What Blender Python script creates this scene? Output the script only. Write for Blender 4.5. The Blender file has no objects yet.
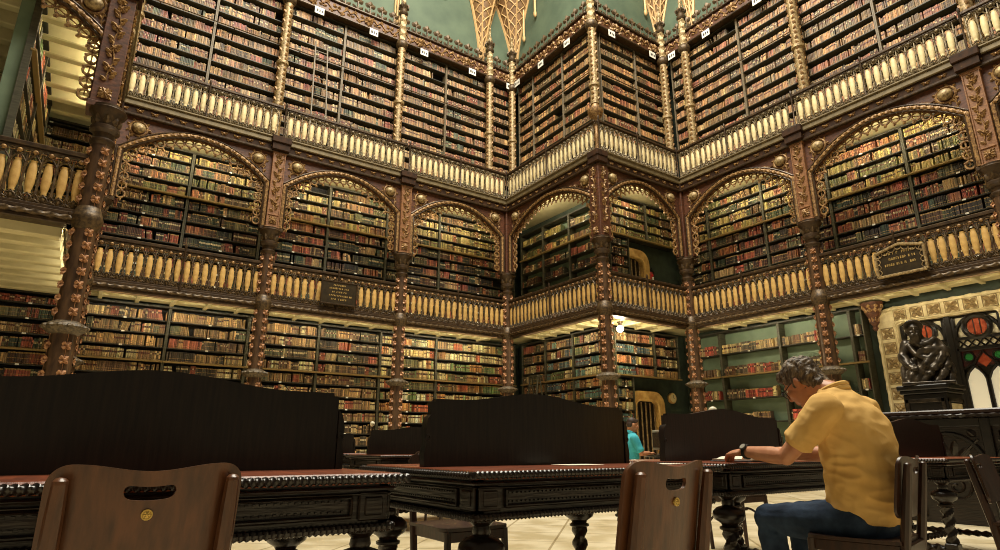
import bpy, math, random
import numpy as np
from mathutils import Vector, Matrix
PI = math.pi
sc = bpy.context.scene
COL = sc.collection
RNG = random.Random(7)

# ------------------------------------------------------------------ camera, world, lights, exposure
CAM_H = 0.857
cam_d = bpy.data.cameras.new('camera')
cam_d.sensor_width = 36.0
cam_d.lens = 36.0 * 0.60218
cam_d.clip_end = 200
cam = bpy.data.objects.new('camera', cam_d)
cam.location = (0, 0, CAM_H)
cam.rotation_euler = (PI / 2 + 0.2796, 0, -0.6026)
COL.objects.link(cam)
sc.camera = cam

# hall plan (metres): camera at the origin, x along the left wall, y along the right wall
U0, A, B, C, E = -0.337, 15.773, 14.682, 11.148, 11.291
S = 1.25          # gallery depth to the book fronts
S3 = 1.10         # top tier
WL = (C - U0) / 3
WR = 3.89
WF1 = A - E
WF2 = B - C

world = bpy.data.worlds.new('world')
sc.world = world
world.use_nodes = True
wb = world.node_tree.nodes['Background']
wb.inputs[0].default_value = (1.0, 0.84, 0.58, 1)
wb.inputs[1].default_value = 0.09


def area_light(name, loc, size, energy, color, rot, size_y=None):
    d = bpy.data.lights.new(name, 'AREA')
    d.energy = energy
    d.color = color
    d.size = size
    if size_y:
        d.shape = 'RECTANGLE'
        d.size_y = size_y
    o = bpy.data.objects.new(name, d)
    o.location = loc
    o.rotation_euler = rot
    COL.objects.link(o)
    return o


# the iron skylight over the hall: the daylight that falls on the galleries and tables
area_light('skylight_glow', (5.6, 6.2, 22.5), 11, 6600, (1.0, 0.93, 0.77), (0, 0, 0), 11)
# rows of lamps fixed behind the gallery edges, shining in on the books; the LU pair is added
WARM = (1.0, 0.88, 0.62)


def gallery_light(P, rz, s, o, z, length, energy, color=WARM):
    c, sn = math.cos(rz), math.sin(rz)
    loc = (P[0] + c * s - sn * o, P[1] + sn * s + c * o, z)
    area_light('gallery_light', loc, length, energy, color, (PI / 2, 0, rz), 0.10)


PT = {'L': ((U0, A), 0.0), 'F1': ((C, A), -PI / 2), 'F2': ((C, E), 0.0), 'R': ((B, E), -PI / 2),
      'LF': ((U0 - 3.84, E), 0.0), 'LU': ((U0, E), PI / 2)}
for k in range(3):
    P, rz = PT['L']
    gallery_light(P, rz, WL * (k + .5), .12, 4.28, 3.2, (44, 46, 76)[k])
    gallery_light(P, rz, WL * (k + .5), .22, 8.50, 3.0, 30)
P, rz = PT['F1']
gallery_light(P, rz, WF1 / 2, .12, 4.28, 3.4, 40)
gallery_light(P, rz, WF1 / 2, .22, 8.50, 3.0, 30)
P, rz = PT['F2']
gallery_light(P, rz, WF2 / 2, .12, 4.28, 2.6, 34)
gallery_light(P, rz, WF2 / 2, .22, 8.50, 2.4, 22)
P, rz = PT['R']
for k in range(2):
    gallery_light(P, rz, WR * (k + .5), .12, 4.28, 3.2, (60, 42)[k])
    gallery_light(P, rz, WR * (k + .5), .22, 8.50, 3.0, 34)
P, rz = PT['LF']
gallery_light(P, rz, 2.9, .30, 4.26, 1.4, 24)
gallery_light(P, rz, 2.9, .30, 8.45, 1.4, 46)
P, rz = PT['LU']
gallery_light(P, rz, 2.3, .30, 8.40, 3.6, 48)  # added light without a fixture, brightens the alcove side books
gallery_light(P, rz, 2.3, .05, 4.15, 3.6, 11)  # added light without a fixture, brightens the lower alcove ceiling

sc.view_settings.view_transform = 'Standard'
sc.view_settings.look = 'None'
sc.view_settings.gamma = 1.0
sc.view_settings.use_curve_mapping = False
sc.view_settings.exposure = 0.30
sc.cycles.use_denoising = True
sc.cycles.filter_width = 1.0
sc.cycles.max_bounces = 6
sc.cycles.diffuse_bounces = 3
sc.cycles.glossy_bounces = 3
sc.cycles.sample_clamp_indirect = 4.0


# ------------------------------------------------------------------ materials
def lin(c):
    out = []
    for x in c[:3]:
        x = x / 255.0
        out.append(x / 12.92 if x <= 0.04045 else ((x + 0.055) / 1.055) ** 2.4)
    return (*out, 1.0)


def mat(name, col, rough=0.5, metal=0.0, col2=None, scale=6.0, stretch=(1, 1, 1), bump=0.0, bscale=None,
        emit=0.0, contrast=(0.35, 0.65), kind='noise', spec=0.5, detail=4.0):
    m = bpy.data.materials.new(name)
    m.use_nodes = True
    nt = m.node_tree
    b = nt.nodes['Principled BSDF']
    b.inputs['Roughness'].default_value = rough
    b.inputs['Metallic'].default_value = metal
    b.inputs['Specular IOR Level'].default_value = spec
    b.inputs['Base Color'].default_value = lin(col)
    if emit:
        b.inputs['Emission Color'].default_value = lin(col)
        b.inputs['Emission Strength'].default_value = emit
    if col2 is not None or bump:
        tc = nt.nodes.new('ShaderNodeTexCoord')
        mp = nt.nodes.new('ShaderNodeMapping')
        mp.inputs['Scale'].default_value = stretch
        nt.links.new(tc.outputs['Object'], mp.inputs['Vector'])

        def tex(sc_):
            if kind == 'voronoi':
                t = nt.nodes.new('ShaderNodeTexVoronoi')
                t.inputs['Scale'].default_value = sc_
                out = t.outputs['Distance']
            else:
                t = nt.nodes.new('ShaderNodeTexNoise')
                t.inputs['Scale'].default_value = sc_
                t.inputs['Detail'].default_value = detail
                out = t.outputs['Fac']
            nt.links.new(mp.outputs['Vector'], t.inputs['Vector'])
            return out
        if col2 is not None:
            r = nt.nodes.new('ShaderNodeValToRGB')
            r.color_ramp.elements[0].position = contrast[0]
            r.color_ramp.elements[1].position = contrast[1]
            r.color_ramp.elements[0].color = lin(col)
            r.color_ramp.elements[1].color = lin(col2)
            nt.links.new(tex(scale), r.inputs['Fac'])
            nt.links.new(r.outputs['Color'], b.inputs['Base Color'])
        if bump:
            bp = nt.nodes.new('ShaderNodeBump')
            bp.inputs['Strength'].default_value = bump
            bp.inputs['Distance'].default_value = 0.02
            nt.links.new(tex(bscale or scale), bp.inputs['Height'])
            nt.links.new(bp.outputs['Normal'], b.inputs['Normal'])
    return m


M = {}
M['desk'] = mat('dark_desk_wood', (20, 14, 10), .28, 0, (36, 24, 16), 3.0, (1.5, 1.5, 14), .12, 6)
M['desk_top'] = mat('red_brown_desk_top', (140, 72, 42), .30, 0, (100, 50, 30), 2.5, (10, 1.2, 1), .05, 8)
M['panel'] = mat('dark_stained_panel', (16, 13, 10), .32, 0, (36, 29, 21), 4.0, (16, 16, 1.2), .05, 6)
M['panel_red'] = mat('red_stained_panel', (46, 25, 16), .34, 0, (30, 17, 11), 4.0, (16, 16, 1.2), .05, 6)
M['chair'] = mat('brown_plywood', (104, 64, 38), .34, 0, (66, 39, 23), 5.0, (9, 9, 1.3), .06, 12, contrast=(.3, .7))
M['chair_dark'] = mat('dark_chair_wood', (62, 37, 23), .36, 0, (40, 24, 15), 5.0, (9, 9, 1.3), .05, 10)
M['brass'] = mat('brass', (220, 188, 104), .4, .4)
M['shelf'] = mat('dark_green_shelf_wood', (40, 36, 26), .5, 0, (56, 50, 34), 5, (1, 1, 6))
M['shelf_brown'] = mat('dark_brown_shelf_wood', (34, 27, 20), .5, 0, (48, 38, 27), 5, (1, 1, 6))
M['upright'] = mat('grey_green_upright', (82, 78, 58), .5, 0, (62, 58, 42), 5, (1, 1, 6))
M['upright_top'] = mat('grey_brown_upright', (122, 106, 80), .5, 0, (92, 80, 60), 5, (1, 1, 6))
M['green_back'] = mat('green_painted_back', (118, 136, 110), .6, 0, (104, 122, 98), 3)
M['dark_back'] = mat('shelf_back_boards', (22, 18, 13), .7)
M['ledge'] = mat('gilded_ledge', (150, 124, 74), .5, .2)
M['carved'] = mat('red_brown_carved_wood', (102, 60, 36), .5, 0, (68, 38, 23), 9, (1, 1, 2), .15, 14)
M['carved_light'] = mat('light_brown_carved_wood', (152, 106, 66), .5, 0, (116, 76, 46), 9, (1, 1, 3), .12, 14)
M['gilt'] = mat('gilded_carving', (172, 134, 82), .46, .2, (98, 66, 38), 22, (1, 1, 1), .3, 30)
M['gilt_pale'] = mat('pale_gilding', (186, 160, 112), .46, .2, (112, 90, 58), 20, (1, 1, 1), .3, 30)
M['copper'] = mat('copper_gilt_rosette', (196, 146, 104), .5, .15, (128, 84, 56), 30, (1, 1, 1), .3, 40)
M['bronze'] = mat('dark_bronze_tracery', (104, 82, 52), .45, .25, (56, 42, 26), 18, (1, 1, 1), .2, 25)
M['bronze_grey'] = mat('grey_bronze_tracery', (138, 120, 86), .48, .2, (78, 66, 46), 18, (1, 1, 1), .2, 25)
M['dark_mould'] = mat('dark_bronze_moulding', (52, 38, 25), .38, .3, (78, 58, 36), 10, (1, 1, 1), .2, 20)
M['fascia'] = mat('grey_gold_fascia', (132, 116, 84), .5, .2, (108, 94, 68), 7)
M['frieze'] = mat('brown_frieze', (66, 42, 24), .7, 0, (44, 28, 16), 9, spec=.2)
M['cream'] = mat('cream_baluster', (238, 220, 170), .5, 0, (218, 196, 144), 8)
M['tan'] = mat('warm_tan_baluster', (222, 184, 112), .45, 0, (192, 150, 84), 8)
M['ceil_cream'] = mat('cream_ceiling_paint', (222, 210, 164), .6, 0, (206, 194, 148), 3)
M['fret'] = mat('pierced_ceiling_panel', (30, 24, 16), .6, 0, (176, 160, 102), 14, (1, 1, 1), .3, 14, contrast=(.46, .54), kind='voronoi')
M['column'] = mat('dark_column_shaft', (64, 45, 31), .36, .1, (98, 72, 48), 5, (3, 3, .8), .1, 10)
M['collar'] = mat('stone_grey_collar', (112, 96, 72), .5, .1, (58, 48, 34), 24, (1, 1, 1), .4, 30)
M['green_wall'] = mat('green_wall_paint', (94, 110, 88), .7, 0, (78, 94, 76), 1.2, (1, 1, 1), .03, 3)
M['green_dark'] = mat('dark_green_wall', (58, 70, 54), .7, 0, (44, 52, 42), 4, (1, 1, 1), .1, 9)
M['vault'] = mat('tan_vault_plaster', (140, 104, 64), .6, 0, (112, 82, 50), 5)
M['vault_rib'] = mat('gilt_vault_rib', (206, 168, 114), .5, .1)
M['stone'] = mat('cream_carved_stone', (232, 216, 172), .6, 0, (206, 188, 142), 7, (1, 1, 1), .2, 12)
M['stone_dark'] = mat('dark_carved_stone', (176, 150, 104), .65, 0, (128, 106, 70), 12, (1, 1, 1), .3, 16)  # darker tone than the cream stone
M['marble'] = mat('amber_stone_frame', (226, 186, 110), .5, 0, (186, 140, 74), 5, (1, 1, 1), .1, 10)
M['black'] = mat('black_lacquer', (20, 17, 14), .3, 0, (32, 27, 21), 8)
M['bronze_black'] = mat('black_patina_bronze', (86, 74, 58), .32, .5, (40, 34, 27), 9, (1, 1, 1), .12, 16)
M['glass_red'] = mat('red_stained_glass', (196, 96, 60), .25, 0, (170, 70, 44), 12)
M['glass_green'] = mat('green_stained_glass', (50, 140, 70), .25)
M['glass_dark'] = mat('dark_red_stained_glass', (96, 42, 34), .3, 0, (60, 40, 40), 9)
M['glass_pale'] = mat('pale_frosted_glass', (232, 222, 190), .4)
M['glass_glow'] = mat('glowing_frosted_glass', (236, 226, 196), .4, 0, emit=.28)  # weak emission put into the panes for light from behind
M['white_card'] = mat('white_card', (240, 236, 222), .6)
M['ink'] = mat('dark_ink', (50, 44, 40), .6)
M['plaque'] = mat('dark_bronze_plaque', (62, 50, 30), .4, .3, (46, 37, 23), 9)
M['plaque_text'] = mat('worn_gilt_letters', (190, 158, 92), .5, .2)
M['lamp_white'] = mat('lamp_glass', (255, 236, 190), .3, 0, emit=14)
M['tube_white'] = mat('fluorescent_tube', (255, 250, 235), .3, 0, emit=7)
M['red_paint'] = mat('red_enamel', (190, 40, 32), .35)
M['black_plastic'] = mat('black_plastic', (24, 24, 25), .45)
M['grey_plastic'] = mat('grey_plastic', (150, 142, 126), .5)
M['screen'] = mat('dark_screen', (30, 32, 32), .2)
M['clockface'] = mat('cream_clock_face', (226, 206, 150), .5)
M['skin'] = mat('skin', (196, 138, 100), .5, 0, (182, 120, 86), 18, (1, 1, 1), .04, 60)
M['hair'] = mat('grey_brown_hair', (70, 56, 42), .5, 0, (140, 122, 98), 26, (2, 2, 1), .6, 40, contrast=(.42, .68))
M['hair_dark'] = mat('dark_brown_hair', (46, 32, 24), .6, 0, (62, 44, 32), 20)
M['shirt'] = mat('mustard_cotton', (226, 184, 112), .85, 0, (214, 170, 98), 9, (1, 1, 1), .12, 16, spec=.2)
M['jeans'] = mat('dark_blue_denim', (38, 50, 68), .85, 0, (58, 74, 96), 10, (1, 1, 1), .2, 40, spec=.2)
M['teal_shirt'] = mat('turquoise_cotton', (70, 184, 196), .8, 0, (52, 160, 178), 9)
M['leather'] = mat('black_leather', (24, 20, 18), .4)
M['steel'] = mat('steel', (176, 170, 160), .3, .9)
M['paper'] = mat('paper', (236, 226, 204), .7)


def book_material():
    m = bpy.data.materials.new('book_cloth_and_leather')
    m.use_nodes = True
    nt = m.node_tree
    b = nt.nodes['Principled BSDF']
    a = nt.nodes.new('ShaderNodeAttribute')
    a.attribute_name = 'tint'
    tc = nt.nodes.new('ShaderNodeTexCoord')
    n = nt.nodes.new('ShaderNodeTexNoise')
    n.inputs['Scale'].default_value = 30
    n.inputs['Detail'].default_value = 3
    nt.links.new(tc.outputs['Object'], n.inputs['Vector'])
    h = nt.nodes.new('ShaderNodeMapRange')
    h.inputs['From Min'].default_value = .25
    h.inputs['From Max'].default_value = .75
    h.inputs['To Min'].default_value = .65
    h.inputs['To Max'].default_value = 1.2
    nt.links.new(n.outputs['Fac'], h.inputs['Value'])
    mx = nt.nodes.new('ShaderNodeVectorMath')
    mx.operation = 'SCALE'
    nt.links.new(a.outputs['Color'], mx.inputs[0])
    nt.links.new(h.outputs['Result'], mx.inputs['Scale'])
    nt.links.new(mx.outputs['Vector'], b.inputs['Base Color'])
    b.inputs['Roughness'].default_value = .5
    return m


M['book'] = book_material()


def floor_material():
    m = bpy.data.materials.new('marble_floor')
    m.use_nodes = True
    nt = m.node_tree
    b = nt.nodes['Principled BSDF']
    b.inputs['Roughness'].default_value = .28
    tc = nt.nodes.new('ShaderNodeTexCoord')
    mp = nt.nodes.new('ShaderNodeMapping')
    mp.inputs['Rotation'].default_value = (0, 0, PI / 4)
    nt.links.new(tc.outputs['Object'], mp.inputs['Vector'])
    br = nt.nodes.new('ShaderNodeTexBrick')
    br.offset = 0.0
    br.inputs['Color1'].default_value = lin((238, 224, 192))
    br.inputs['Color2'].default_value = lin((220, 204, 168))
    br.inputs['Mortar'].default_value = lin((176, 158, 122))
    br.inputs['Scale'].default_value = 1.0
    br.inputs['Mortar Size'].default_value = .012
    br.inputs['Brick Width'].default_value = .62
    br.inputs['Row Height'].default_value = .62
    nt.links.new(mp.outputs['Vector'], br.inputs['Vector'])
    n = nt.nodes.new('ShaderNodeTexNoise')
    n.inputs['Scale'].default_value = 2.6
    n.inputs['Detail'].default_value = 6
    nt.links.new(tc.outputs['Object'], n.inputs['Vector'])
    r = nt.nodes.new('ShaderNodeValToRGB')
    r.color_ramp.elements[0].position = .38
    r.color_ramp.elements[0].color = (.72, .68, .58, 1)
    r.color_ramp.elements[1].position = .6
    r.color_ramp.elements[1].color = (1, 1, 1, 1)
    nt.links.new(n.outputs['Fac'], r.inputs['Fac'])
    mx = nt.nodes.new('ShaderNodeMix')
    mx.data_type = 'RGBA'
    mx.blend_type = 'MULTIPLY'
    mx.inputs[0].default_value = 1
    nt.links.new(br.outputs['Color'], mx.inputs[6])
    nt.links.new(r.outputs['Color'], mx.inputs[7])
    nt.links.new(mx.outputs[2], b.inputs['Base Color'])
    return m


M['floor'] = floor_material()


# ------------------------------------------------------------------ mesh helpers
class MB:
    def __init__(s):
        s.v, s.f = [], []

    def add(s, vs, fs, T=None):
        k = len(s.v)
        if T is not None:
            vs = [tuple(T @ Vector(p)) for p in vs]
        s.v += [tuple(p) for p in vs]
        s.f += [tuple(i + k for i in f) for f in fs]
        return s

    def merge(s, o, T=None):
        return s.add(o.v, o.f, T)

    def box(s, x0, x1, y0, y1, z0, z1, T=None):
        vs = [(x, y, z) for z in (z0, z1) for y in (y0, y1) for x in (x0, x1)]
        return s.add(vs, [(0, 2, 3, 1), (4, 5, 7, 6), (0, 1, 5, 4), (2, 6, 7, 3), (0, 4, 6, 2), (1, 3, 7, 5)], T)

    def cbox(s, x0, x1, y0, y1, z0, z1, c=.006, T=None):
        X, Y, Z = (x0, x1), (y0, y1), (z0, z1)
        vs, idx = [], {}
        for i in (0, 1):
            for j in (0, 1):
                for k in (0, 1):
                    p = (X[i], Y[j], Z[k])
                    d = (c if i == 0 else -c, c if j == 0 else -c, c if k == 0 else -c)
                    for a in range(3):
                        q = [p[b] + (0 if b == a else d[b]) for b in range(3)]
                        idx[(i, j, k, a)] = len(vs)
                        vs.append(q)
        fs = []
        for a in range(3):
            b, c2 = (a + 1) % 3, (a + 2) % 3
            for sgn in (0, 1):
                loop = []
                for (p, q) in ((0, 0), (1, 0), (1, 1), (0, 1)):
                    key = [0, 0, 0]
                    key[a], key[b], key[c2] = sgn, p, q
                    loop.append(idx[(*key, a)])
                fs.append(tuple(loop) if sgn else tuple(loop[::-1]))
            for p in (0, 1):
                for q in (0, 1):
                    k0, k1 = [0, 0, 0], [0, 0, 0]
                    k0[b] = k1[b] = p
                    k0[c2] = k1[c2] = q
                    k0[a], k1[a] = 0, 1
                    l = [idx[(*k0, b)], idx[(*k1, b)], idx[(*k1, c2)], idx[(*k0, c2)]]
                    fs.append(tuple(l) if p == q else tuple(l[::-1]))
        for i in (0, 1):
            for j in (0, 1):
                for k in (0, 1):
                    l = [idx[(i, j, k, a)] for a in range(3)]
                    fs.append(tuple(l) if (i + j + k) % 2 else tuple(l[::-1]))
        return s.add(vs, fs, T)

    def sweep(s, path, rad, n=8, closed=False, lobes=0, amp=0.0, twist=0.0, up=None, cap=True, flat=1.0, T=None):
        P = [Vector(p) for p in path]
        m = len(P)
        R = rad if isinstance(rad, (list, tuple)) else [rad] * m
        tang = []
        for i in range(m):
            a = P[(i - 1) % m] if (closed or i > 0) else P[i]
            b = P[(i + 1) % m] if (closed or i < m - 1) else P[i]
            t = b - a
            tang.append(t.normalized() if t.length > 1e-9 else Vector((0, 0, 1)))
        t0 = tang[0]
        nrm = Vector(up) if up else (Vector((0, 0, 1)) if abs(t0.z) < .9 else Vector((1, 0, 0)))
        vs, dist = [], 0.0
        for i in range(m):
            t = tang[i]
            nrm = (nrm - t * nrm.dot(t))
            if nrm.length < 1e-6:
                nrm = Vector((1, 0, 0)) if abs(t.x) < .9 else Vector((0, 1, 0))
                nrm = nrm - t * nrm.dot(t)
            nrm.normalize()
            bi = t.cross(nrm)
            if i:
                dist += (P[i] - P[i - 1]).length
            for j in range(n):
                a = 2 * PI * j / n
                r = R[i]
                if lobes:
                    r *= 1 + amp * math.cos(lobes * (a - twist * dist))
                q = P[i] + nrm * (r * math.cos(a)) + bi * (r * flat * math.sin(a))
                vs.append(q)
        fs = []
        for i in range(m if closed else m - 1):
            i2 = (i + 1) % m
            for j in range(n):
                j2 = (j + 1) % n
                fs.append((i * n + j, i * n + j2, i2 * n + j2, i2 * n + j))
        if cap and not closed:
            fs.append(tuple(range(n))[::-1])
            fs.append(tuple((m - 1) * n + j for j in range(n)))
        return s.add(vs, fs, T)

    def lathe(s, prof, cx=0, cy=0, n=12, sy=1.0, T=None):
        vs = []
        for r, z in prof:
            for j in range(n):
                a = 2 * PI * j / n
                vs.append((cx + r * math.cos(a), cy + sy * r * math.sin(a), z))
        fs = []
        for i in range(len(prof) - 1):
            for j in range(n):
                j2 = (j + 1) % n
                fs.append((i * n + j, i * n + j2, (i + 1) * n + j2, (i + 1) * n + j))
        fs.append(tuple(range(n))[::-1])
        fs.append(tuple((len(prof) - 1) * n + j for j in range(n)))
        return s.add(vs, fs, T)

    def ell(s, c, r, nu=10, nv=6, T=None, R=None):
        rx, ry, rz = r if isinstance(r, (tuple, list)) else (r, r, r)
        vs = [(0, 0, -rz)]
        for i in range(1, nv):
            t = -PI / 2 + PI * i / nv
            for j in range(nu):
                a = 2 * PI * j / nu
                vs.append((rx * math.cos(t) * math.cos(a), ry * math.cos(t) * math.sin(a), rz * math.sin(t)))
        vs.append((0, 0, rz))
        if R is not None:
            vs = [tuple(R @ Vector(p)) for p in vs]
        vs = [(p[0] + c[0], p[1] + c[1], p[2] + c[2]) for p in vs]
        fs = []
        for j in range(nu):
            j2 = (j + 1) % nu
            fs.append((0, 1 + j2, 1 + j))
            for i in range(nv - 2):
                fs.append((1 + i * nu + j, 1 + i * nu + j2, 1 + (i + 1) * nu + j2, 1 + (i + 1) * nu + j))
            fs.append((1 + (nv - 2) * nu + j, 1 + (nv - 2) * nu + j2, len(vs) - 1))
        return s.add(vs, fs, T)

    def torus(s, c, R_, r, n=16, m=6, axis='z', T=None):
        path = []
        for i in range(n):
            a = 2 * PI * i / n
            q = (R_ * math.cos(a), R_ * math.sin(a))
            path.append((c[0] + q[0], c[1] + q[1], c[2]) if axis == 'z' else
                        ((c[0] + q[0], c[1], c[2] + q[1]) if axis == 'y' else (c[0], c[1] + q[0], c[2] + q[1])))
        return s.sweep(path, r, m, closed=True, up=(0, 0, 1) if axis == 'z' else ((0, 1, 0) if axis == 'y' else (1, 0, 0)), T=T)

    def prism(s, poly, y0, y1, T=None):
        """poly in x,z (counter-clockwise seen from -y); flat solid between y0 and y1"""
        n = len(poly)
        vs = [(p[0], y0, p[1]) for p in poly] + [(p[0], y1, p[1]) for p in poly]
        fs = [tuple(range(n)), tuple(range(n, 2 * n))[::-1]]
        for i in range(n):
            j = (i + 1) % n
            fs.append((j, i, i + n, j + n))
        return s.add(vs, fs, T)

    def leaf(s, cx, cz, ang, ln, wd, th, y=0.0, T=None):
        """a raised carved leaf lying on the plane y (raised towards -y), pointing at ang in the xz plane"""
        ca, sa = math.cos(ang), math.sin(ang)

        def q(a, b, h):
            return (cx + ca * a - sa * b, y - h, cz + sa * a + ca * b)
        vs = [q(0, 0, 0), q(ln * .35, wd * .5, 0), q(ln * .75, wd * .42, 0), q(ln, 0, th * .5), q(ln * .75, -wd * .42, 0),
              q(ln * .35, -wd * .5, 0), q(ln * .25, 0, th * .8), q(ln * .6, 0, th)]
        fs = [(0, 6, 1), (1, 6, 7, 2), (2, 7, 3), (0, 5, 6), (5, 4, 7, 6), (4, 3, 7)]
        return s.add(vs, [f[::-1] for f in fs], T)

    def rosette(s, cx, cz, r, th, y=0.0, n=6, a0=0.0, T=None):
        for k in range(n):
            s.leaf(cx, cz, a0 + 2 * PI * k / n, r, r * 1.0, th, y, T)
        s.ell((cx, y - th * .5, cz), (r * .28, th * .8, r * .28), 8, 4, T)
        return s

    def mesh(s, name, m=None, smooth=.7):
        me = bpy.data.meshes.new(name)
        me.from_pydata(s.v, [], s.f)
        if smooth:
            me.polygons.foreach_set('use_smooth', [True] * len(me.polygons))
            me.set_sharp_from_angle(angle=smooth)
        if m:
            me.materials.append(m)
        me.update()
        return me

    def build(s, name, m, parent=None, loc=(0, 0, 0), rz=0.0, smooth=.7):
        return link(name, s.mesh(name, m, smooth), parent, loc, rz)


def link(name, me, parent=None, loc=(0, 0, 0), rz=0.0):
    o = bpy.data.objects.new(name, me)
    COL.objects.link(o)
    o.location = loc
    o.rotation_euler = (0, 0, rz)
    if parent is not None:
        o.parent = parent
    return o


def tag(o, label, cat, group=None, kind=None):
    if label:
        o['label'] = label
    if cat:
        o['category'] = cat
    if group:
        o['group'] = group
    if kind:
        o['kind'] = kind
    return o


def thing(name, label, cat, loc=(0, 0, 0), rz=0.0, group=None):
    o = bpy.data.objects.new(name, None)
    o.empty_display_size = .1
    COL.objects.link(o)
    o.location = loc
    o.rotation_euler = (0, 0, rz)
    o['kind'] = 'thing'
    return tag(o, label, cat, group)


def struct(name, mb, m, loc=(0, 0, 0), rz=0.0, label=None, smooth=.7):
    o = mb.build(name, m, None, loc, rz, smooth)
    o['kind'] = 'structure'
    if label:
        o['label'] = label
    return o


CH = {}


def dup(root, loc, rz, label, group=None):
    r = root.copy()
    COL.objects.link(r)
    r.location = loc
    r.rotation_euler = (0, 0, rz)
    r['label'] = label
    if group:
        r['group'] = group
    for ch in list(root.children):
        c = ch.copy()
        COL.objects.link(c)
        c.parent = r
        for g in list(ch.children):
            d = g.copy()
            COL.objects.link(d)
            d.parent = c
    return r


def remesh(mb, voxel, smooth_it=3, name='tmp'):
    me = mb.mesh(name, None, 0)
    o = bpy.data.objects.new(name, me)
    COL.objects.link(o)
    r = o.modifiers.new('r', 'REMESH')
    r.mode = 'VOXEL'
    r.voxel_size = voxel
    if smooth_it:
        s_ = o.modifiers.new('s', 'SMOOTH')
        s_.factor = .5
        s_.iterations = smooth_it
    dg = bpy.context.evaluated_depsgraph_get()
    out = bpy.data.meshes.new_from_object(o.evaluated_get(dg))
    bpy.data.objects.remove(o)
    bpy.data.meshes.remove(me)
    out.polygons.foreach_set('use_smooth', [True] * len(out.polygons))
    return out


def grid_solid(xs, lo, hi, nz, yf, th):
    """a board whose lower and upper edges are functions of x, bent by yf(x,z), thickness th towards +y"""
    mb = MB()
    nx = len(xs)
    vs, ix = [], {}
    for side in (0, 1):
        for i, x in enumerate(xs):
            a, b = lo(x), hi(x)
            for j in range(nz + 1):
                z = a + (b - a) * j / nz
                ix[(side, i, j)] = len(vs)
                vs.append((x, yf(x, z) + side * th, z))
    fs = []
    for i in range(nx - 1):
        for j in range(nz):
            fs.append((ix[0, i, j], ix[0, i + 1, j], ix[0, i + 1, j + 1], ix[0, i, j + 1]))
            fs.append((ix[1, i, j], ix[1, i, j + 1], ix[1, i + 1, j + 1], ix[1, i + 1, j]))
        fs.append((ix[0, i, 0], ix[1, i, 0], ix[1, i + 1, 0], ix[0, i + 1, 0]))
        fs.append((ix[0, i, nz], ix[0, i + 1, nz], ix[1, i + 1, nz], ix[1, i, nz]))
    for j in range(nz):
        fs.append((ix[0, 0, j], ix[0, 0, j + 1], ix[1, 0, j + 1], ix[1, 0, j]))
        fs.append((ix[0, nx - 1, j], ix[1, nx - 1, j], ix[1, nx - 1, j + 1], ix[0, nx - 1, j + 1]))
    return mb.add(vs, fs)


# ------------------------------------------------------------------ the setting: floor, walls, gallery slabs
ZL0, ZL1 = 4.46, 5.50      # lower gallery balustrade
ZU0, ZU1 = 9.04, 10.06     # upper gallery balustrade
struct('floor', MB().box(-9, 20, -9, 20, -.12, 0), M['floor'], label='pale cream marble floor of the reading room')

WB = 1.60   # distance of the walls behind the gallery fronts


def rects(name, boxes, m, label=None):
    mb = MB()
    for b in boxes:
        mb.box(*b)
    return struct(name, mb, m, label=label, smooth=None)


rects('wall_left', [(U0 - 4.2, C + WB, A + WB, A + WB + .2, 0, 14.5)], M['green_dark'])
rects('wall_corner_left', [(C + WB, C + WB + .2, E + WB, A + WB + .2, 0, 14.5)], M['green_dark'])
rects('wall_corner_right', [(C + WB, B + WB, E + WB, E + WB + .2, 0, 14.5)], M['green_dark'])
rects('wall_right', [(B + WB, B + WB + .2, -.6, E + WB + .2, 0, 14.5)], M['green_dark'], 'dark green wall around the stone doorway')
rects('wall_left_upper', [(U0 - 4.2, C + WB, A + WB - .15, A + WB + .2, 14.5, 22)], M['green_wall'], 'green plaster wall above the top shelves')
rects('wall_corner_left_upper', [(C + WB - .15, C + WB + .2, E + WB - .15, A + WB + .2, 14.5, 22)], M['green_wall'])
rects('wall_corner_right_upper', [(C + WB, B + WB, E + WB - .15, E + WB + .2, 14.5, 22)], M['green_wall'])
rects('wall_right_upper', [(B + WB - .15, B + WB + .2, -.6, E + WB + .2, 14.5, 22)], M['green_wall'])
rects('wall_alcove', [(U0 - 4.2, U0 - 4.0, E - .5, A + WB, 0, 14.5)], M['green_dark'])
rects('wall_alcove_side', [(-1.86, -1.66, E + .42, A + WB, 4.58, 8.66)], M['green_back'])

SF = .26
SLABS = [(U0 - SF, C + WB, A + SF, A + WB), (C + SF, C + WB, E + SF, A + SF), (C + WB, B + WB, E + SF, E + WB), (B + SF, B + WB, -.5, E + SF),
         (U0 - 4.0, U0 - SF, E + SF, A + WB)]
for zi, (z0, z1) in enumerate(((4.44, 4.58), (8.66, 9.10))):
    for i, (a, b, c, d) in enumerate(SLABS):
        rects('ceiling_lower_gallery' if zi == 0 else 'ceiling_upper_gallery', [(a, b, c, d, z0, z1)], M['ceil_cream'])


def beams(P, rz, W, z0, z1, step, depth):
    mb = MB()
    n = int(W / step)
    for k in range(n):
        x = W * (k + .5) / n
        mb.cbox(x - .045, x + .045, .27, depth, z0, z1 - .002, .01)
    mb.box(0, W, .95, 1.28, z0 + .06, z1 - .001)
    return struct('trim_ceiling_beams', mb, M['ceil_cream'], (*P, 0), rz, 'cream beams under the gallery', smooth=None)


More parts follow.
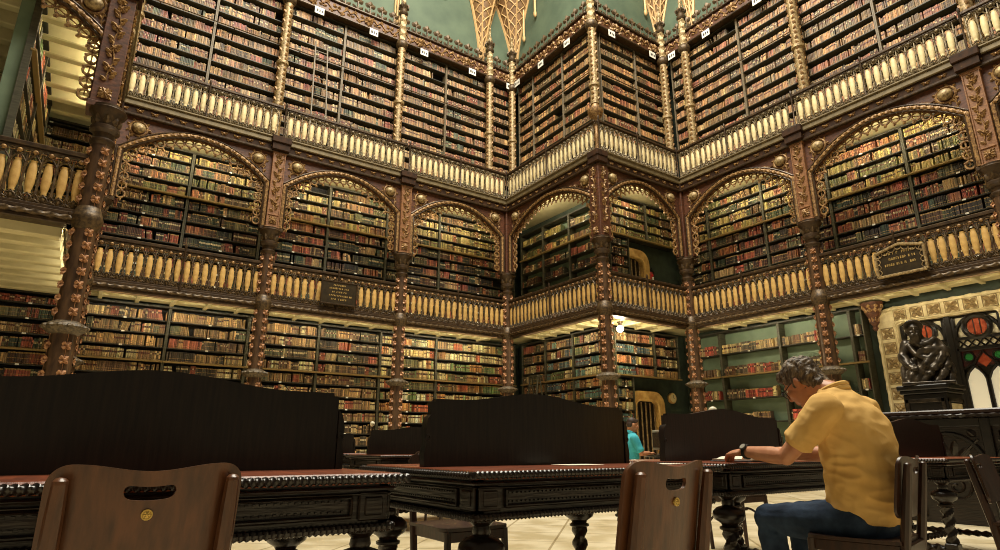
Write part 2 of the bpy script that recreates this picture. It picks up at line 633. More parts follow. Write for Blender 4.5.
def bay_list():
    out = []
    for k, w in enumerate(('first', 'second', 'third')):
        out.append(('L%d' % k, (U0 + WL * k, A), 0.0, WL, 'left wall ' + w + ' bay'))
    out.append(('F1', (C, A), -PI / 2, WF1, 'left face of projecting corner'))
    out.append(('F2', (C, E), 0.0, WF2, 'right face of projecting corner'))
    for k, w in enumerate(('first', 'second', 'third')):
        out.append(('R%d' % k, (B, E - WR * k), -PI / 2, WR, 'right wall ' + w + ' bay'))
    return out


BAYS = bay_list()
BAY_LF = ('LF', (U0 - 3.84, E), 0.0, 3.84, 'near left gallery beside big column')
BAY_LU = ('LU', (U0, E), PI / 2, WF1, 'left return behind big column')

for b in BAYS:
    beams(b[1], b[2], b[3], 4.30, 4.44, .64, 1.25)
# coffered ceilings of the deep alcove at the left
for zc, nm in ((4.44, 'lower'), (8.66, 'upper')):
    mb, fr = MB(), MB()
    for k in range(8):
        y = E + .35 + .62 * k
        mb.cbox(U0 - 3.9, U0 - .30, y - .10, y + .10, zc - .34, zc - .002, .02)
        fr.box(U0 - 3.9, U0 - .30, y + .14, y + .48, zc - .05, zc - .004)
    struct('trim_alcove_beams', mb, M['ceil_cream'], label='cream beams of the %s alcove ceiling' % nm)
    struct('trim_alcove_panels', fr, M['fret'] if zc > 5 else M['upright'], label='panels between the cream beams')  # lower panels darker: shade between the beams put into their colour


# ------------------------------------------------------------------ gallery edge trims
def edge_trim(P, rz, W, upper):
    e = bpy.data.objects.new('trim_gallery_edge', None)
    COL.objects.link(e)
    e.location = (*P, 0)
    e.rotation_euler = (0, 0, rz)
    e['kind'] = 'structure'
    if upper:
        MB().cbox(-.10, W + .0, -.13, .10, 8.86, 9.04, .012).cbox(-.10, W, -.17, .26, 9.0, 9.04, .01).build('fascia', M['fascia'], e)
        MB().box(-.04, W, -.07, .26, 8.66, 8.86).build('frieze', M['frieze'], e, smooth=None)
        MB().cbox(-.06, W, -.11, .26, 8.60, 8.665, .015).build('drip_moulding', M['dark_mould'], e)
        g = MB()
        n = int(W / .30)
        for k in range(n):
            x = W * (k + .5) / n
            for s_ in (-1, 1):
                g.leaf(x, 8.75, PI / 2 - s_ * PI / 2 + s_ * .35, .10, .055, .035, -.07)
                g.leaf(x, 8.75, PI / 2 - s_ * PI / 2 - s_ * .5, .07, .05, .03, -.07)
            g.ell((x, -.085, 8.75), (.026, .02, .026), 6, 4)
        g.build('flower_ornament', M['gilt'], e)
    else:
        MB().cbox(-.08, W, -.07, .26, 4.40, 4.47, .012).cbox(-.04, W, -.03, .26, 4.27, 4.34, .012).build('fascia', M['dark_mould'], e)
        MB().sweep([(x, -.055, 4.37) for x in np.linspace(0, W, int(W / .05))], .042, 7, lobes=2, amp=.28, twist=16).build(
            'rope_moulding', M['bronze'], e)
    return e


for b in BAYS:
    edge_trim(b[1], b[2], b[3], True)
    edge_trim(b[1], b[2], b[3], False)
for b in (BAY_LF, BAY_LU):
    edge_trim(b[1], b[2], b[3], False)
    edge_trim(b[1], b[2], b[3], True)


# ------------------------------------------------------------------ balustrades
def vase_profile(z0, z1):
    h = z1 - z0
    return [(r, z0 + h * t) for t, r in ((0, .030), (.04, .046), (.08, .036), (.14, .046), (.30, .061), (.50, .065), (.72, .062),
                                         (.88, .052), (.95, .040), (1, .048))]


def make_balustrade(b, zb, zt, upper, label):
    _, P, rz, W, _w = b
    root = thing('balustrade', label, 'balustrade', (*P, zb), rz, None)
    h = zt - zb
    MB().cbox(.02, W - .02, -.07, .05, h - .075, h, .014).cbox(.02, W - .02, -.04, .03, h - .115, h - .075, .01).build('top_rail', M['dark_mould'], root)
    MB().cbox(.02, W - .02, -.06, .05, .0, .06, .012).build('base_rail', M['dark_mould'] if not upper else M['fascia'], root)
    n = int(round((W - .24) / .195))
    step = (W - .24) / n
    key = ('vase', upper)
    if key not in CH:
        CH[key] = MB().lathe(vase_profile(.20, h - .29), 0, 0, 10, .55).mesh('baluster', M['cream'] if upper else M['tan'])
    xs = [.12 + step * (k + .5) for k in range(n)]
    mid = int(n / 2)
    for k, x in enumerate(xs):
        link('baluster', CH[key], root, (x, 0, 0))
    tr, kn = MB(), MB()
    prof = [(.016, .06), (.032, .10), (.016, .15), (.030, .22), (.018, .28), (.020, .36), (.028, .40), (.018, .44), (.017, h * .60), (.030, h * .655), (.018, h * .70), (.014, h - .10)]
    for k in range(n + 1):
        x = .12 + step * k
        tr.lathe(prof, x, -.012, 6)
        if k < n:
            tr.torus((x + step / 2, -.03, .125), .060, .014, 10, 4, 'y')
            tr.sweep([(x, -.03, .08), (x + step / 2, -.03, .21), (x + step, -.03, .08)], .011, 4)
            tr.sweep([(x, -.03, .20), (x + step / 2, -.03, .07), (x + step, -.03, .20)], .011, 4)
            tr.torus((x + step / 2, -.03, h - .175), .056, .013, 10, 4, 'y')
            for s_ in (-1, 1):
                tr.leaf(x + step / 2 + s_ * .045, .075, PI / 2 - s_ * .9, .07, .045, .02, -.03)
        if k < n - 1:
            p = [(x + step * 2 * t, -.028, h - .34 + .22 * (1 - abs(2 * t - 1) ** 1.6)) for t in np.linspace(0, 1, 11)]
            tr.sweep(p, .014, 4)
    for x in xs:
        kn.ell((x, -.045, h - .165), (.040, .035, .040), 7, 5)
        tr.leaf(x, .07, PI / 2, .09, .06, .03, -.04)
    kn.sweep([(.1, -.03, h - .165), (W - .1, -.03, h - .165)], .008, 4)
    trp = tr.build('tracery', M['bronze_grey'] if upper else M['bronze'], root)
    kn.build('carved_boss', M['gilt'] if not upper else M['bronze_grey'], trp)
    for x in (.12 + step * mid, .05):
        MB().lathe([(.030, .0), (.030, .10), (.020, .14), (.028, .3), (.020, .34), (.020, h - .25), (.030, h - .2), (.022, h), (.036, h + .05), (.012, h + .12)],
                   x, -.06, 8).build('post', M['dark_mould'], root)
    return root


for b in BAYS:
    make_balustrade(b, ZU0, ZU1, True, 'cream balustered upper gallery railing, ' + b[4])
    make_balustrade(b, ZL0, ZL1, False, 'tan balustered lower gallery railing, ' + b[4])
make_balustrade(BAY_LF, ZL0, ZL1, False, 'tan balustered railing of the near gallery, left of the big column')
make_balustrade(BAY_LU, ZL0, ZL1, False, 'railing seen nearly edge-on between the two left columns')


# ------------------------------------------------------------------ arcade of the lower gallery
ZI, ZS, ZA, ZT = 6.42, 7.66, 8.40, 8.62     # impost, arch spring, apex, top


def make_arch(b, label):
    _, P, rz, W, _w = b
    root = thing('arched_screen', label, 'arch', (*P, ZI), rz)
    j = .30
    hw = (W - 2 * j) / 2

    def az(x):
        t = max(-1, min(1, (x - W / 2) / hw))
        return ZS + (ZA - ZS) * (1 - t * t) - ZI
    top = ZT - ZI
    xs = list(np.linspace(j, W - j, 33))
    g = grid_solid(xs, az, lambda x: top, 1, lambda x, z: 0.0, .12)
    g.box(.12, j, 0, .12, 0, top)
    g.box(W - j, W - .12, 0, .12, 0, top)
    g.build('spandrel_panel', M['carved'], root)

    def arch_path(off, zlow, n=41):
        pts = [(j - off, 0, zlow)]
        for k in range(1, 5):
            pts.append((j - off, 0, zlow + (az(j) + off * .7 - zlow) * k / 4))
        for x in np.linspace(j + .02, W - j - .02, n):
            t = (x - W / 2) / hw
            dz = -2 * t * (ZA - ZS) / hw
            nl = math.hypot(1, dz)
            pts.append((x - dz / nl * off, 0, az(x) + off / nl))
        for k in range(4, 0, -1):
            pts.append((W - j + off, 0, zlow + (az(j) + off * .7 - zlow) * k / 4))
        pts.append((W - j + off, 0, zlow))
        out = []
        for a, c in zip(pts, pts[1:]):
            for t in (0, .25, .5, .75):
                out.append(tuple(a[i] + (c[i] - a[i]) * t for i in range(3)))
        out.append(pts[-1])
        return [(p[0], -.035, p[2]) for p in out]
    MB().sweep(arch_path(.075, .05), .046, 8, lobes=3, amp=.22, twist=14, up=(0, 1, 0)).build('rope_moulding', M['gilt'], root)
    MB().sweep(arch_path(.145, .05)[::4], .022, 6, up=(0, 1, 0)).sweep(arch_path(.012, .05)[::4], .024, 6, up=(0, 1, 0)).build(
        'arch_bead', M['dark_mould'], root)
    # fringe of cusped tracery inside the opening
    fr = MB()
    pts = []
    L0 = az(j)
    for z in np.arange(.18, L0 - .12, .23):
        pts.append((j + .09, z, 0))
    ln = [(x, az(x)) for x in np.linspace(j, W - j, 400)]
    acc, nxt = 0, .16
    for (x0, z0), (x1, z1) in zip(ln, ln[1:]):
        d = math.hypot(x1 - x0, z1 - z0)
        acc += d
        if acc >= nxt:
            t = math.atan2(z1 - z0, x1 - x0)
            pts.append((x1 + math.sin(t) * .095, z1 - math.cos(t) * .095, t))
            nxt += .23
    for z in np.arange(.18, L0 - .12, .23):
        pts.append((W - j - .09, z, PI))
    for (x, z, t) in pts:
        fr.torus((x, .05, z), .092, .025, 10, 5, 'y')
        fr.leaf(x + math.sin(t) * .08, z - math.cos(t) * .08, t - PI / 2, .11, .08, .04, .045)
        fr.ell((x + math.cos(t) * .09 + math.sin(t) * .05, .04, z + math.sin(t) * .09 - math.cos(t) * .05), .024, 6, 4)
    fr.sweep([(x, .06, z) for (x, z, t) in pts], .012, 5)
    fr.build('cusped_fringe', M['gilt'], root)
    for s_ in (-1, 1):
        cx, cz = (.52, 8.32 - ZI) if s_ > 0 else (W - .52, 8.32 - ZI)
        md = MB().ell((cx, -.04, cz), (.15, .11, .135), 14, 8).build('medallion', M['gilt_pale'], root)
        MB().torus((cx, -.01, cz), .185, .024, 20, 6, 'y').build('medallion_ring', M['gilt'], md)
        lf = MB()
        for k in range(9):
            a = 2 * PI * k / 9
            lf.leaf(cx + .19 * math.cos(a), cz + .19 * math.sin(a), a, .085, .075, .04, 0)
        for k in range(6):
            x = cx + s_ * (.32 + .10 * k)
            w = .10 - .010 * k
            lf.leaf(x, cz - .06 + .02 * k, (0 if s_ > 0 else PI) + s_ * (.7 if k % 2 else -.5), .13, w, .04, 0)
        for k in range(5):
            lf.leaf(cx - s_ * .16, cz - .25 - .09 * k, PI / 2 + s_ * (.6 if k % 2 else -.6), .11, .07, .035, 0)
        lf.sweep([(cx + s_ * (.17 + .05 * k), -.012, cz - .06 + .01 * k + .02 * math.sin(k * 1.6)) for k in range(16)], .014, 5)
        lf.sweep([(cx - s_ * (.16 + .01 * math.sin(k * 2)), -.012, cz + .05 - .06 * k) for k in range(13)], .012, 5)
        lf.sweep([(cx + .205 * math.cos(a), -.010, cz + .205 * math.sin(a)) for a in np.linspace(0, 2 * PI, 19)], .012, 5)
        lf.build('carved_scroll', M['gilt'], root)
    for x in (.20, W - .20):
        MB().cbox(x - .10, x + .10, -.07, .12, -.05, .04, .012).build('impost', M['dark_mould'], root)
    return root


for b in BAYS:
    make_arch(b, 'carved arch with gilt rope moulding over the book shelves, ' + b[4])
make_arch(BAY_LF, 'carved arch partly in view at the top left, left of the big column')
make_arch(BAY_LU, 'carved arch seen nearly edge-on between the two left columns')


def carved_face(w, z0, z1, y):
    """stem, leaves and a square flower block on the face of a pilaster"""
    g = MB()
    g.sweep([(.03 * math.sin(z * 9), y - .012, z) for z in np.linspace(z0 + .45, z1 - .08, 22)], .012, 5)
    z, k = z0 + .45, 0
    while z < z1 - .2:
        s_ = 1 if k % 2 else -1
        g.leaf(.01 * s_, z, PI / 2 - s_ * 1.05, .125, .085, .045, y)
        g.leaf(-.01 * s_, z + .05, PI / 2 + s_ * .75, .115, .075, .045, y)
        if k % 3 == 1:
            g.rosette(0, z + .1, .075, .04, y, 6, .3)
        z += .135
        k += 1
    g.rosette(0, z1 - .13, .07, .04, y, 5, PI / 2)
    g.rosette(0, z0 + .2, .11, .045, y, 8, PI / 8)
    for q in range(4):
        g.leaf(.10 * (1 if q % 2 else -1), z0 + .2 + .1 * (1 if q > 1 else -1), math.atan2(1 if q <= 1 else -1, -1 if q % 2 else 1), .08, .05, .03, y)
    return g


def make_pilaster(P, rz, label, kind):
    root = thing('pilaster', label, 'pilaster', (*P, ZI), rz)
    h = ZT - ZI
    if kind == 'flat':
        MB().cbox(-.165, .165, -.09, .12, 0, h, .012).cbox(-.19, .19, -.115, .12, -.06, .05, .012).cbox(-.185, .185, -.11, .12, h - .07, h, .012).build('shaft', M['carved_light'], root)
        mb = MB()
        for x0, x1 in ((-.165, -.135), (.135, .165)):
            mb.cbox(x0, x1, -.11, -.085, .05, h - .07, .006)
        mb.cbox(-.135, .135, -.11, -.085, .36, .39, .006)
        mb.build('edge_bead', M['carved_light'], root)
        carved_face(.3, .02, h, -.092).build('carved_foliage', M['gilt'], root)
        MB().box(-.23, .23, -.20, -.02, h + .04, h + .24).cbox(-.26, .26, -.24, -.02, h + .23, h + .42, .015).build('cornice_block', M['frieze'], root)
    elif kind == 'convex':
        MB().cbox(-.09, .30, -.09, .30, 0, h, .012).cbox(-.12, .33, -.12, .33, -.06, .05, .012).build('shaft', M['carved'], root)
        g = carved_face(.3, .02, h, 0)
        T1 = Matrix.Translation((.105, -.092, 0))
        T2 = Matrix.Translation((-.092, .105, 0)) @ Matrix.Rotation(-PI / 2, 4, 'Z')
        o = MB()
        o.merge(g, T1).merge(g, T2)
        o.build('carved_foliage', M['gilt'], root)
        MB().cbox(-.17, .24, -.17, .24, h + .04, h + .24, .012).cbox(-.19, .24, -.19, .24, h + .22, h + .40, .012).build('cornice_block', M['frieze'], root)
    else:
        MB().cbox(-.10, .10, -.10, .10, 0, h, .012).cbox(-.13, .13, -.13, .13, -.06, .05, .012).build('shaft', M['carved'], root)
        MB().cbox(-.14, .14, -.14, .14, h - .02, h + .24, .012).build('cornice_block', M['frieze'], root)
    return root


def make_column(P, label, big=False, top=5.80):
    root = thing('column', label, 'column', (*P, 0))
    prof = [(.19, .42), (.185, .6), (.175, 2.5), (.17, 2.66), (.162, 4.3), (.158, top)]
    shaft = MB().lathe(prof, 0, 0, 18).build('shaft', M['column'], root)
    MB().lathe([(.27, 0), (.27, .14), (.24, .18), (.25, .22), (.21, .30), (.23, .34), (.18, .42)], 0, 0, 18).build('base', M['dark_mould'], root)
    c = MB().lathe([(.15, 2.50), (.20, 2.53), (.27, 2.58), (.29, 2.63), (.27, 2.67), (.19, 2.71), (.15, 2.74)], 0, 0, 20)
    for k in range(14):
        a = 2 * PI * k / 14
        c.ell((.275 * math.cos(a), .275 * math.sin(a), 2.63), (.05, .05, .038), 6, 4)
    c.build('collar', M['collar'], root)
    MB().lathe([(.16, 4.20), (.19, 4.26), (.21, 4.33), (.23, 4.40), (.21, 4.46), (.18, 4.56), (.16, 4.6)], 0, 0, 18).build('gallery_ring', M['bronze'], root)
    cap = MB().lathe([(.158, 5.70), (.19, 5.74), (.19, 5.79), (.15, 5.83), (.16, 5.92), (.22, 5.97), (.22, 6.03), (.17, 6.07), (.20, 6.22), (.27, 6.30), (.28, 6.35), (.24, 6.38), (.24, 6.42)],
               0, 0, 16).build('capital', M['dark_mould'], root)
    lf = MB()
    for k in range(8):
        a = 2 * PI * k / 8
        T = Matrix.Rotation(a, 4, 'Z') @ Matrix.Translation((0, -.17, 0))
        lf.leaf(0, 6.05, PI / 2, .22, .12, .06, 0, T)
    lf.build('capital_leaf', M['bronze'], cap)
    key = 'rosette_strip'
    if key not in CH:
        g = MB()
        zz = [z for z in np.arange(.62, 2.48, .215)] + [z for z in np.arange(2.86, 4.15, .215)] + [z for z in np.arange(4.72, 5.68, .215)]
        for z in zz:
            r = .186 - .027 * (z - .5) / 5.3
            for k in range(4):
                g.leaf(0, z, PI / 4 + k * PI / 2, .080, .078, .050, -r + .010)
            g.ell((0, -r - .03, z), (.026, .026, .026), 6, 4)
        g.sweep([(0, -.186, .5), (0, -.160, 5.7)], .004, 4)
        CH[key] = g.mesh('rosette_strip', M['copper'])
    for k in range(4):
        link('rosette_strip', CH[key], shaft, (0, 0, 0), .38 + k * PI / 2)
    return root


POINTS = [((U0, E), 0.0, 'convex_left', 'big near column at the left with copper rosettes'),
          ((U0, A), 0.0, 'concave', 'column half hidden behind the big near column'),
          ((U0 + WL, A), 0.0, 'flat', 'column between first and second bays of left wall'),
          ((U0 + 2 * WL, A), 0.0, 'flat', 'column between second and third bays of left wall'),
          ((C, A), 0.0, 'concave', 'column in inner corner where left wall meets projecting corner'),
          ((C, E), 0.0, 'convex', 'column at the outer edge of the projecting corner, beside bright bulb'),
          ((B, E), 0.0, 'concave', 'column in inner corner where right wall begins'),
          ((B, E - WR), -PI / 2, 'flat', "column between right wall bays, behind the reader's head"),
          ((B, E - 2 * WR), -PI / 2, 'flat', 'column at right edge beyond the stone doorway')]
for P, rz, kd, lab in POINTS:
    make_column(P, lab)
    plab = lab.replace('column', 'carved pilaster', 1).replace('big near ', 'big near ').replace('beside bright bulb', 'above the bulb')
    if kd == 'convex_left':
        # the block lies to the left of and behind this corner
        make_pilaster((P[0], P[1]), PI / 2, 'broad carved pilaster above the big near column', 'convex')
    elif kd == 'convex':
        make_pilaster(P, 0, plab, 'convex')
    else:
        make_pilaster(P, rz, plab, kd)


# ------------------------------------------------------------------ bookcases and books
PAL = {
    'top': [(158, 118, 78), (140, 104, 68), (176, 132, 88), (150, 104, 74), (128, 100, 68), (184, 146, 98), (110, 86, 60), (162, 118, 84), (148, 84, 64),
            (90, 92, 70), (186, 156, 112)],
    'topr': [(164, 120, 78), (148, 108, 70), (184, 138, 90), (152, 96, 68), (130, 102, 68), (192, 154, 102), (114, 88, 60), (176, 130, 84), (124, 106, 78)],
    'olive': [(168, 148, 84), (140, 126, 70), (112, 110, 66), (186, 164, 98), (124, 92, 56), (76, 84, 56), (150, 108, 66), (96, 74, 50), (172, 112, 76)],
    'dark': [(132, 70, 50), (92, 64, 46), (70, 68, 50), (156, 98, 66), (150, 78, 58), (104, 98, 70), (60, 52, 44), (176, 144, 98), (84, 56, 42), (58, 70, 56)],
    'tan': [(184, 158, 108), (164, 132, 86), (140, 112, 74), (208, 188, 136), (120, 92, 64), (164, 92, 66), (100, 98, 70), (82, 70, 52), (190, 150, 96)],
    'bright': [(226, 208, 152), (206, 176, 116), (190, 104, 66), (120, 140, 86), (170, 134, 84), (214, 196, 140), (196, 140, 80), (110, 104, 70)],
    'colour': [(104, 138, 128), (88, 104, 108), (178, 120, 80), (200, 172, 112), (146, 84, 64), (112, 122, 80), (218, 200, 150), (140, 104, 70), (84, 74, 58),
               (84, 112, 108), (150, 122, 82)],
    'sparse': [(150, 124, 84), (128, 98, 66), (168, 142, 100), (110, 84, 62), (178, 84, 66), (196, 172, 120), (94, 82, 62)],
}
GOLD, DARKB, CREAMB = (176, 140, 84), (66, 46, 34), (206, 184, 138)
PATTERNS = [[0, .10, .15, .62, .78, .90, 1], [0, .08, .12, .30, .34, .72, 1], [0, .16, .19, .50, .70, .84, 1], [0, .05, .09, .45, .49, .88, 1]]
PCOL = ['BGBLBB', 'BGBGBB', 'BGBLBB', 'BGBGBG']
BOOKS = []
CASE_N = {}
ORD = ('first second third fourth fifth sixth seventh eighth ninth tenth eleventh twelfth thirteenth fourteenth fifteenth sixteenth seventeenth '
       'eighteenth nineteenth').split()
TENS = {2: 'twent', 3: 'thirt', 4: 'fort', 5: 'fift', 6: 'sixt', 7: 'sevent', 8: 'eight'}


def ordinal(n):
    if n < 20:
        return ORD[n - 1]
    t, u = divmod(n, 10)
    return TENS[t] + ('ieth' if u == 0 else 'y-' + ORD[u - 1])


def jit(c, a):
    d = RNG.uniform(-a, a)
    return tuple(max(8, min(245, x + d + RNG.uniform(-a * .4, a * .4))) for x in c)


def fill(P, rz, case, x0, x1, y, z, pitch, row, pal, hmax=.265, full=.97, hset=None):
    x = x0 + .012 + RNG.uniform(0, .03)
    end = x1 - .012
    if RNG.random() > full:
        end -= RNG.uniform(.2, .6) * (x1 - x0) * .5
    base_h = hset or min(hmax, pitch - .045)
    idx = 0
    while x < end - .02:
        run = RNG.choice((1, 1, 2, 3, 4, 6, 9, 14))
        col = RNG.choice(PAL[pal])
        w0 = RNG.uniform(.026, .050)
        h0 = base_h * RNG.uniform(.80, 1.0)
        pat = RNG.randrange(4)
        lean = RNG.uniform(.12, .26) * RNG.choice((-1, 1)) if RNG.random() < .035 else 0
        if lean:
            run = RNG.choice((4, 6, 8))
        for k in range(run):
            w = w0 * RNG.uniform(.88, 1.12)
            if x + w > end:
                break
            h = h0 * RNG.uniform(.975, 1.0) * (1.0 if run > 2 else RNG.uniform(.92, 1.0))
            q = RNG.choice((.62, .78, .9, 1.0, 1.0, 1.12, 1.28))
            c = tuple(min(240, max(10, v * q)) for v in jit(col, 10))
            idx += 1
            ln = lean
            if ln and (x + h * abs(ln) + w > end or x < x0 + .1):
                ln = 0
            BOOKS.append((P, rz, case, row, idx, x, y + RNG.uniform(.012, .04), z + .001, w - .005, h, RNG.uniform(.16, .21) * (.28 if 'alcove side' in case else 1), ln, c, pat))
            x += w + (0.0 if RNG.random() < .96 else RNG.uniform(.01, .05))
        if lean:
            x += .06


TAG = MB().cbox(-.035, .035, -.008, -.0005, -.034, .004, .002).mesh('shelf_label', M['white_card'], None)


def bookcase(P, rz, x0, x1, o, z0, z1, bases, tier, wall, pal=None, back='dark_back', up='upright', ledge=None, rows=None, brow=None, dep=.30, skip=(), extra='',
             hmax=.265, full=.97):
    key = (tier, wall)
    CASE_N[key] = CASE_N.get(key, 0) + 1
    nth = ordinal(CASE_N[key])
    c, sn = math.cos(rz), math.sin(rz)
    loc = (P[0] + c * x0 - sn * o, P[1] + sn * x0 + c * o, z0)
    lab = '%s %s bookcase from the left along the %s%s' % (nth, tier, wall, extra)
    root = thing('bookcase', lab, 'bookcase', loc, rz, '%s bookcases' % tier)
    w, h = x1 - x0, z1 - z0
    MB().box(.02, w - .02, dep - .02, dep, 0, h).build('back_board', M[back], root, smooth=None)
    for x in (0, w - .035):
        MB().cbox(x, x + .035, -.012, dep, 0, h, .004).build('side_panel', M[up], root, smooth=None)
    MB().cbox(-.01, w + .01, -.02, dep, h - .05, h, .006).build('top_board', M['shelf'], root, smooth=None)
    for i, z in enumerate(bases):
        sf = MB().cbox(.036, w - .036, 0, dep - .02, z - z0 - .028, z - z0, .003).build('shelf', M['shelf'], root, smooth=None)
        if tier != 'top-tier':
            link('shelf_label', TAG, sf, (w / 2, 0, z - z0))
    if ledge:
        MB().cbox(-.015, w + .015, -.07, .02, ledge - z0 - .045, ledge - z0 - .001, .008).build('ledge', M['ledge'], root, smooth=None)
    short = '%s %s bookcase, %s' % (nth, tier, wall)
    bs = sorted(bases, reverse=True)
    for i, z in enumerate(bs):
        if i in skip:
            continue
        nxt = bs[i - 1] - .028 if i else z1 - .05
        fill((loc[0], loc[1]), rz, short, .036, w - .036, .0, z, nxt - z, i + 1, pal(z) if callable(pal) else pal, hmax, full)
    return root


LT = 2.93
T1 = [LT + .335 * k for k in range(4)] + [LT - .335 * k for k in range(1, 8)]
T2 = [7.32 + .335 * k for k in range(4)] + [7.32 - .335 * k for k in range(1, 8)]
T2[3] = 8.30
T3 = [14.02 - .42 * k for k in range(11)]
Pl, rl = PT['L']


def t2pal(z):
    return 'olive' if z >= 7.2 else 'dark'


# left wall
ed = [.02, WL / 2, WL, WL * 1.5, WL * 2, WL * 2.5, WL * 3 + S - .04]
for k in range(6):
    pal = ('tan', 'tan', 'tan', 'tan', 'bright', 'bright')[k]
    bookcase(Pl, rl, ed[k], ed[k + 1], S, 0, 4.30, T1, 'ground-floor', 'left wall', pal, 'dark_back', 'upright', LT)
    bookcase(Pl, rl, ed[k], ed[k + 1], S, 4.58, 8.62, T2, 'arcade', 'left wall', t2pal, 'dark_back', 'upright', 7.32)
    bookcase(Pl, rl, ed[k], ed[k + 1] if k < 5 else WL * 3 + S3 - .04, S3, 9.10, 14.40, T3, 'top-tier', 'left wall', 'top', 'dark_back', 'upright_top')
# projecting corner, left face (frame runs from the inner corner towards the outer corner)
Pf, rf = PT['F1']
ed1 = [-S + .34, A - 15.42, A - 14.05, WF1 - S - .03]
T2F = [7.82, 7.32, 6.82, 6.32, 5.82, 5.32, 4.82]
for k in range(3):
    bookcase(Pf, rf, ed1[k], ed1[k + 1], S, 0, 4.30, T1, 'ground-floor', 'corner left face', 'colour' if k else 'tan', 'dark_back', 'upright', LT)
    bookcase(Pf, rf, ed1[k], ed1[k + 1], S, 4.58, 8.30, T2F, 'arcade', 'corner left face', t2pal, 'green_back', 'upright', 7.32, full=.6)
ed3 = [-S3 + .34, A - 15.63, A - 13.95, WF1 - S3 - .03]
for k in range(3):
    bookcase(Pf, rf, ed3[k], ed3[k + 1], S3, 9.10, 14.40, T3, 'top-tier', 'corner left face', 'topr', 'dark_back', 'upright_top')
# projecting corner, right face: doors on both lower levels
Pg, rg = PT['F2']
bookcase(Pg, rg, S + .33, 2.28, S, 0, 2.90, [2.595 - .335 * k for k in range(7)], 'ground-floor under-ledge', 'corner right face', 'colour', 'dark_back', 'upright')
bookcase(Pg, rg, S + .33, 3.27, S, 2.90, 4.30, T1[:4], 'ground-floor', 'corner right face', 'colour', 'dark_back', 'upright', LT)
bookcase(Pg, rg, 3.27, WF2 + S - .40, S, 2.90, 4.30, T1[:4], 'ground-floor', 'corner right face', 'tan', 'dark_back', 'upright', LT)
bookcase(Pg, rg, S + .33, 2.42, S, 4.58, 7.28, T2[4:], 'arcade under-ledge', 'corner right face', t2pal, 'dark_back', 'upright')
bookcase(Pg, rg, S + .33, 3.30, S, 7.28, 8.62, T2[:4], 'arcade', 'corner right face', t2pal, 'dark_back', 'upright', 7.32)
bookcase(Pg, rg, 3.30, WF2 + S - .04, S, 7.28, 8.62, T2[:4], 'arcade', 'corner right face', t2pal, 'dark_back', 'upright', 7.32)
for a, b in ((S3 + .33, 14.28 - C), (14.28 - C, WF2 + S3 - .04)):
    bookcase(Pg, rg, a, b, S3, 9.10, 14.40, T3, 'top-tier', 'corner right face', 'topr', 'dark_back', 'upright_top')
# right wall
Pr, rr = PT['R']
T1R = [3.60, 2.93, 2.25, 1.58, .90, .25]
for a, b in ((-S + .34, .0), (0, WR / 2), (WR / 2, WR), (WR, WR + .32)):
    bookcase(Pr, rr, a, b, S, 0, 4.28, T1R, 'ground-floor', 'right wall', 'sparse', 'green_back', 'upright', LT, full=.45, hmax=.29)
edr = [-S + .34, 0, WR / 2, WR, WR * 1.5, WR * 2, WR * 2.5]
for k in range(6):
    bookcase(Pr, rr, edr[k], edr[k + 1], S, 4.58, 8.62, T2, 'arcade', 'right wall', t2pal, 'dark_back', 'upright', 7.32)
    bookcase(Pr, rr, edr[k] if k else -S3 + .34, edr[k + 1], S3, 9.10, 14.40, T3, 'top-tier', 'right wall', 'topr', 'dark_back', 'upright_top')
# the deep alcove at the left: a case along its side and two at its back
bookcase((-1.56, 11.6), PI / 2, 0, 2.0, 0, 4.58, 8.40, T2F, 'arcade', 'alcove side wall', 'bright', 'green_back', 'upright', 7.32, hmax=.38, dep=.10)
bookcase((-1.56, 11.6), PI / 2, 2.0, 4.2, 0, 4.58, 8.40, T2F, 'arcade', 'alcove side wall', 'bright', 'green_back', 'upright', 7.32, hmax=.38, dep=.10)
bookcase((-2.6, 16.5), 0, 0, 2.1, 0, 4.58, 8.40, T2, 'arcade', 'alcove back wall', 'tan', 'dark_back', 'upright', 7.32)
bookcase((-3.4, 16.5), 0, 0, 1.45, 0, 0, 4.20, T1, 'ground-floor', 'alcove back wall', 'dark', 'dark_back', 'upright', LT)
bookcase((-3.4, 16.5), 0, 1.45, 2.95, 0, 0, 4.20, T1, 'ground-floor', 'alcove back wall', 'dark', 'dark_back', 'upright', LT)


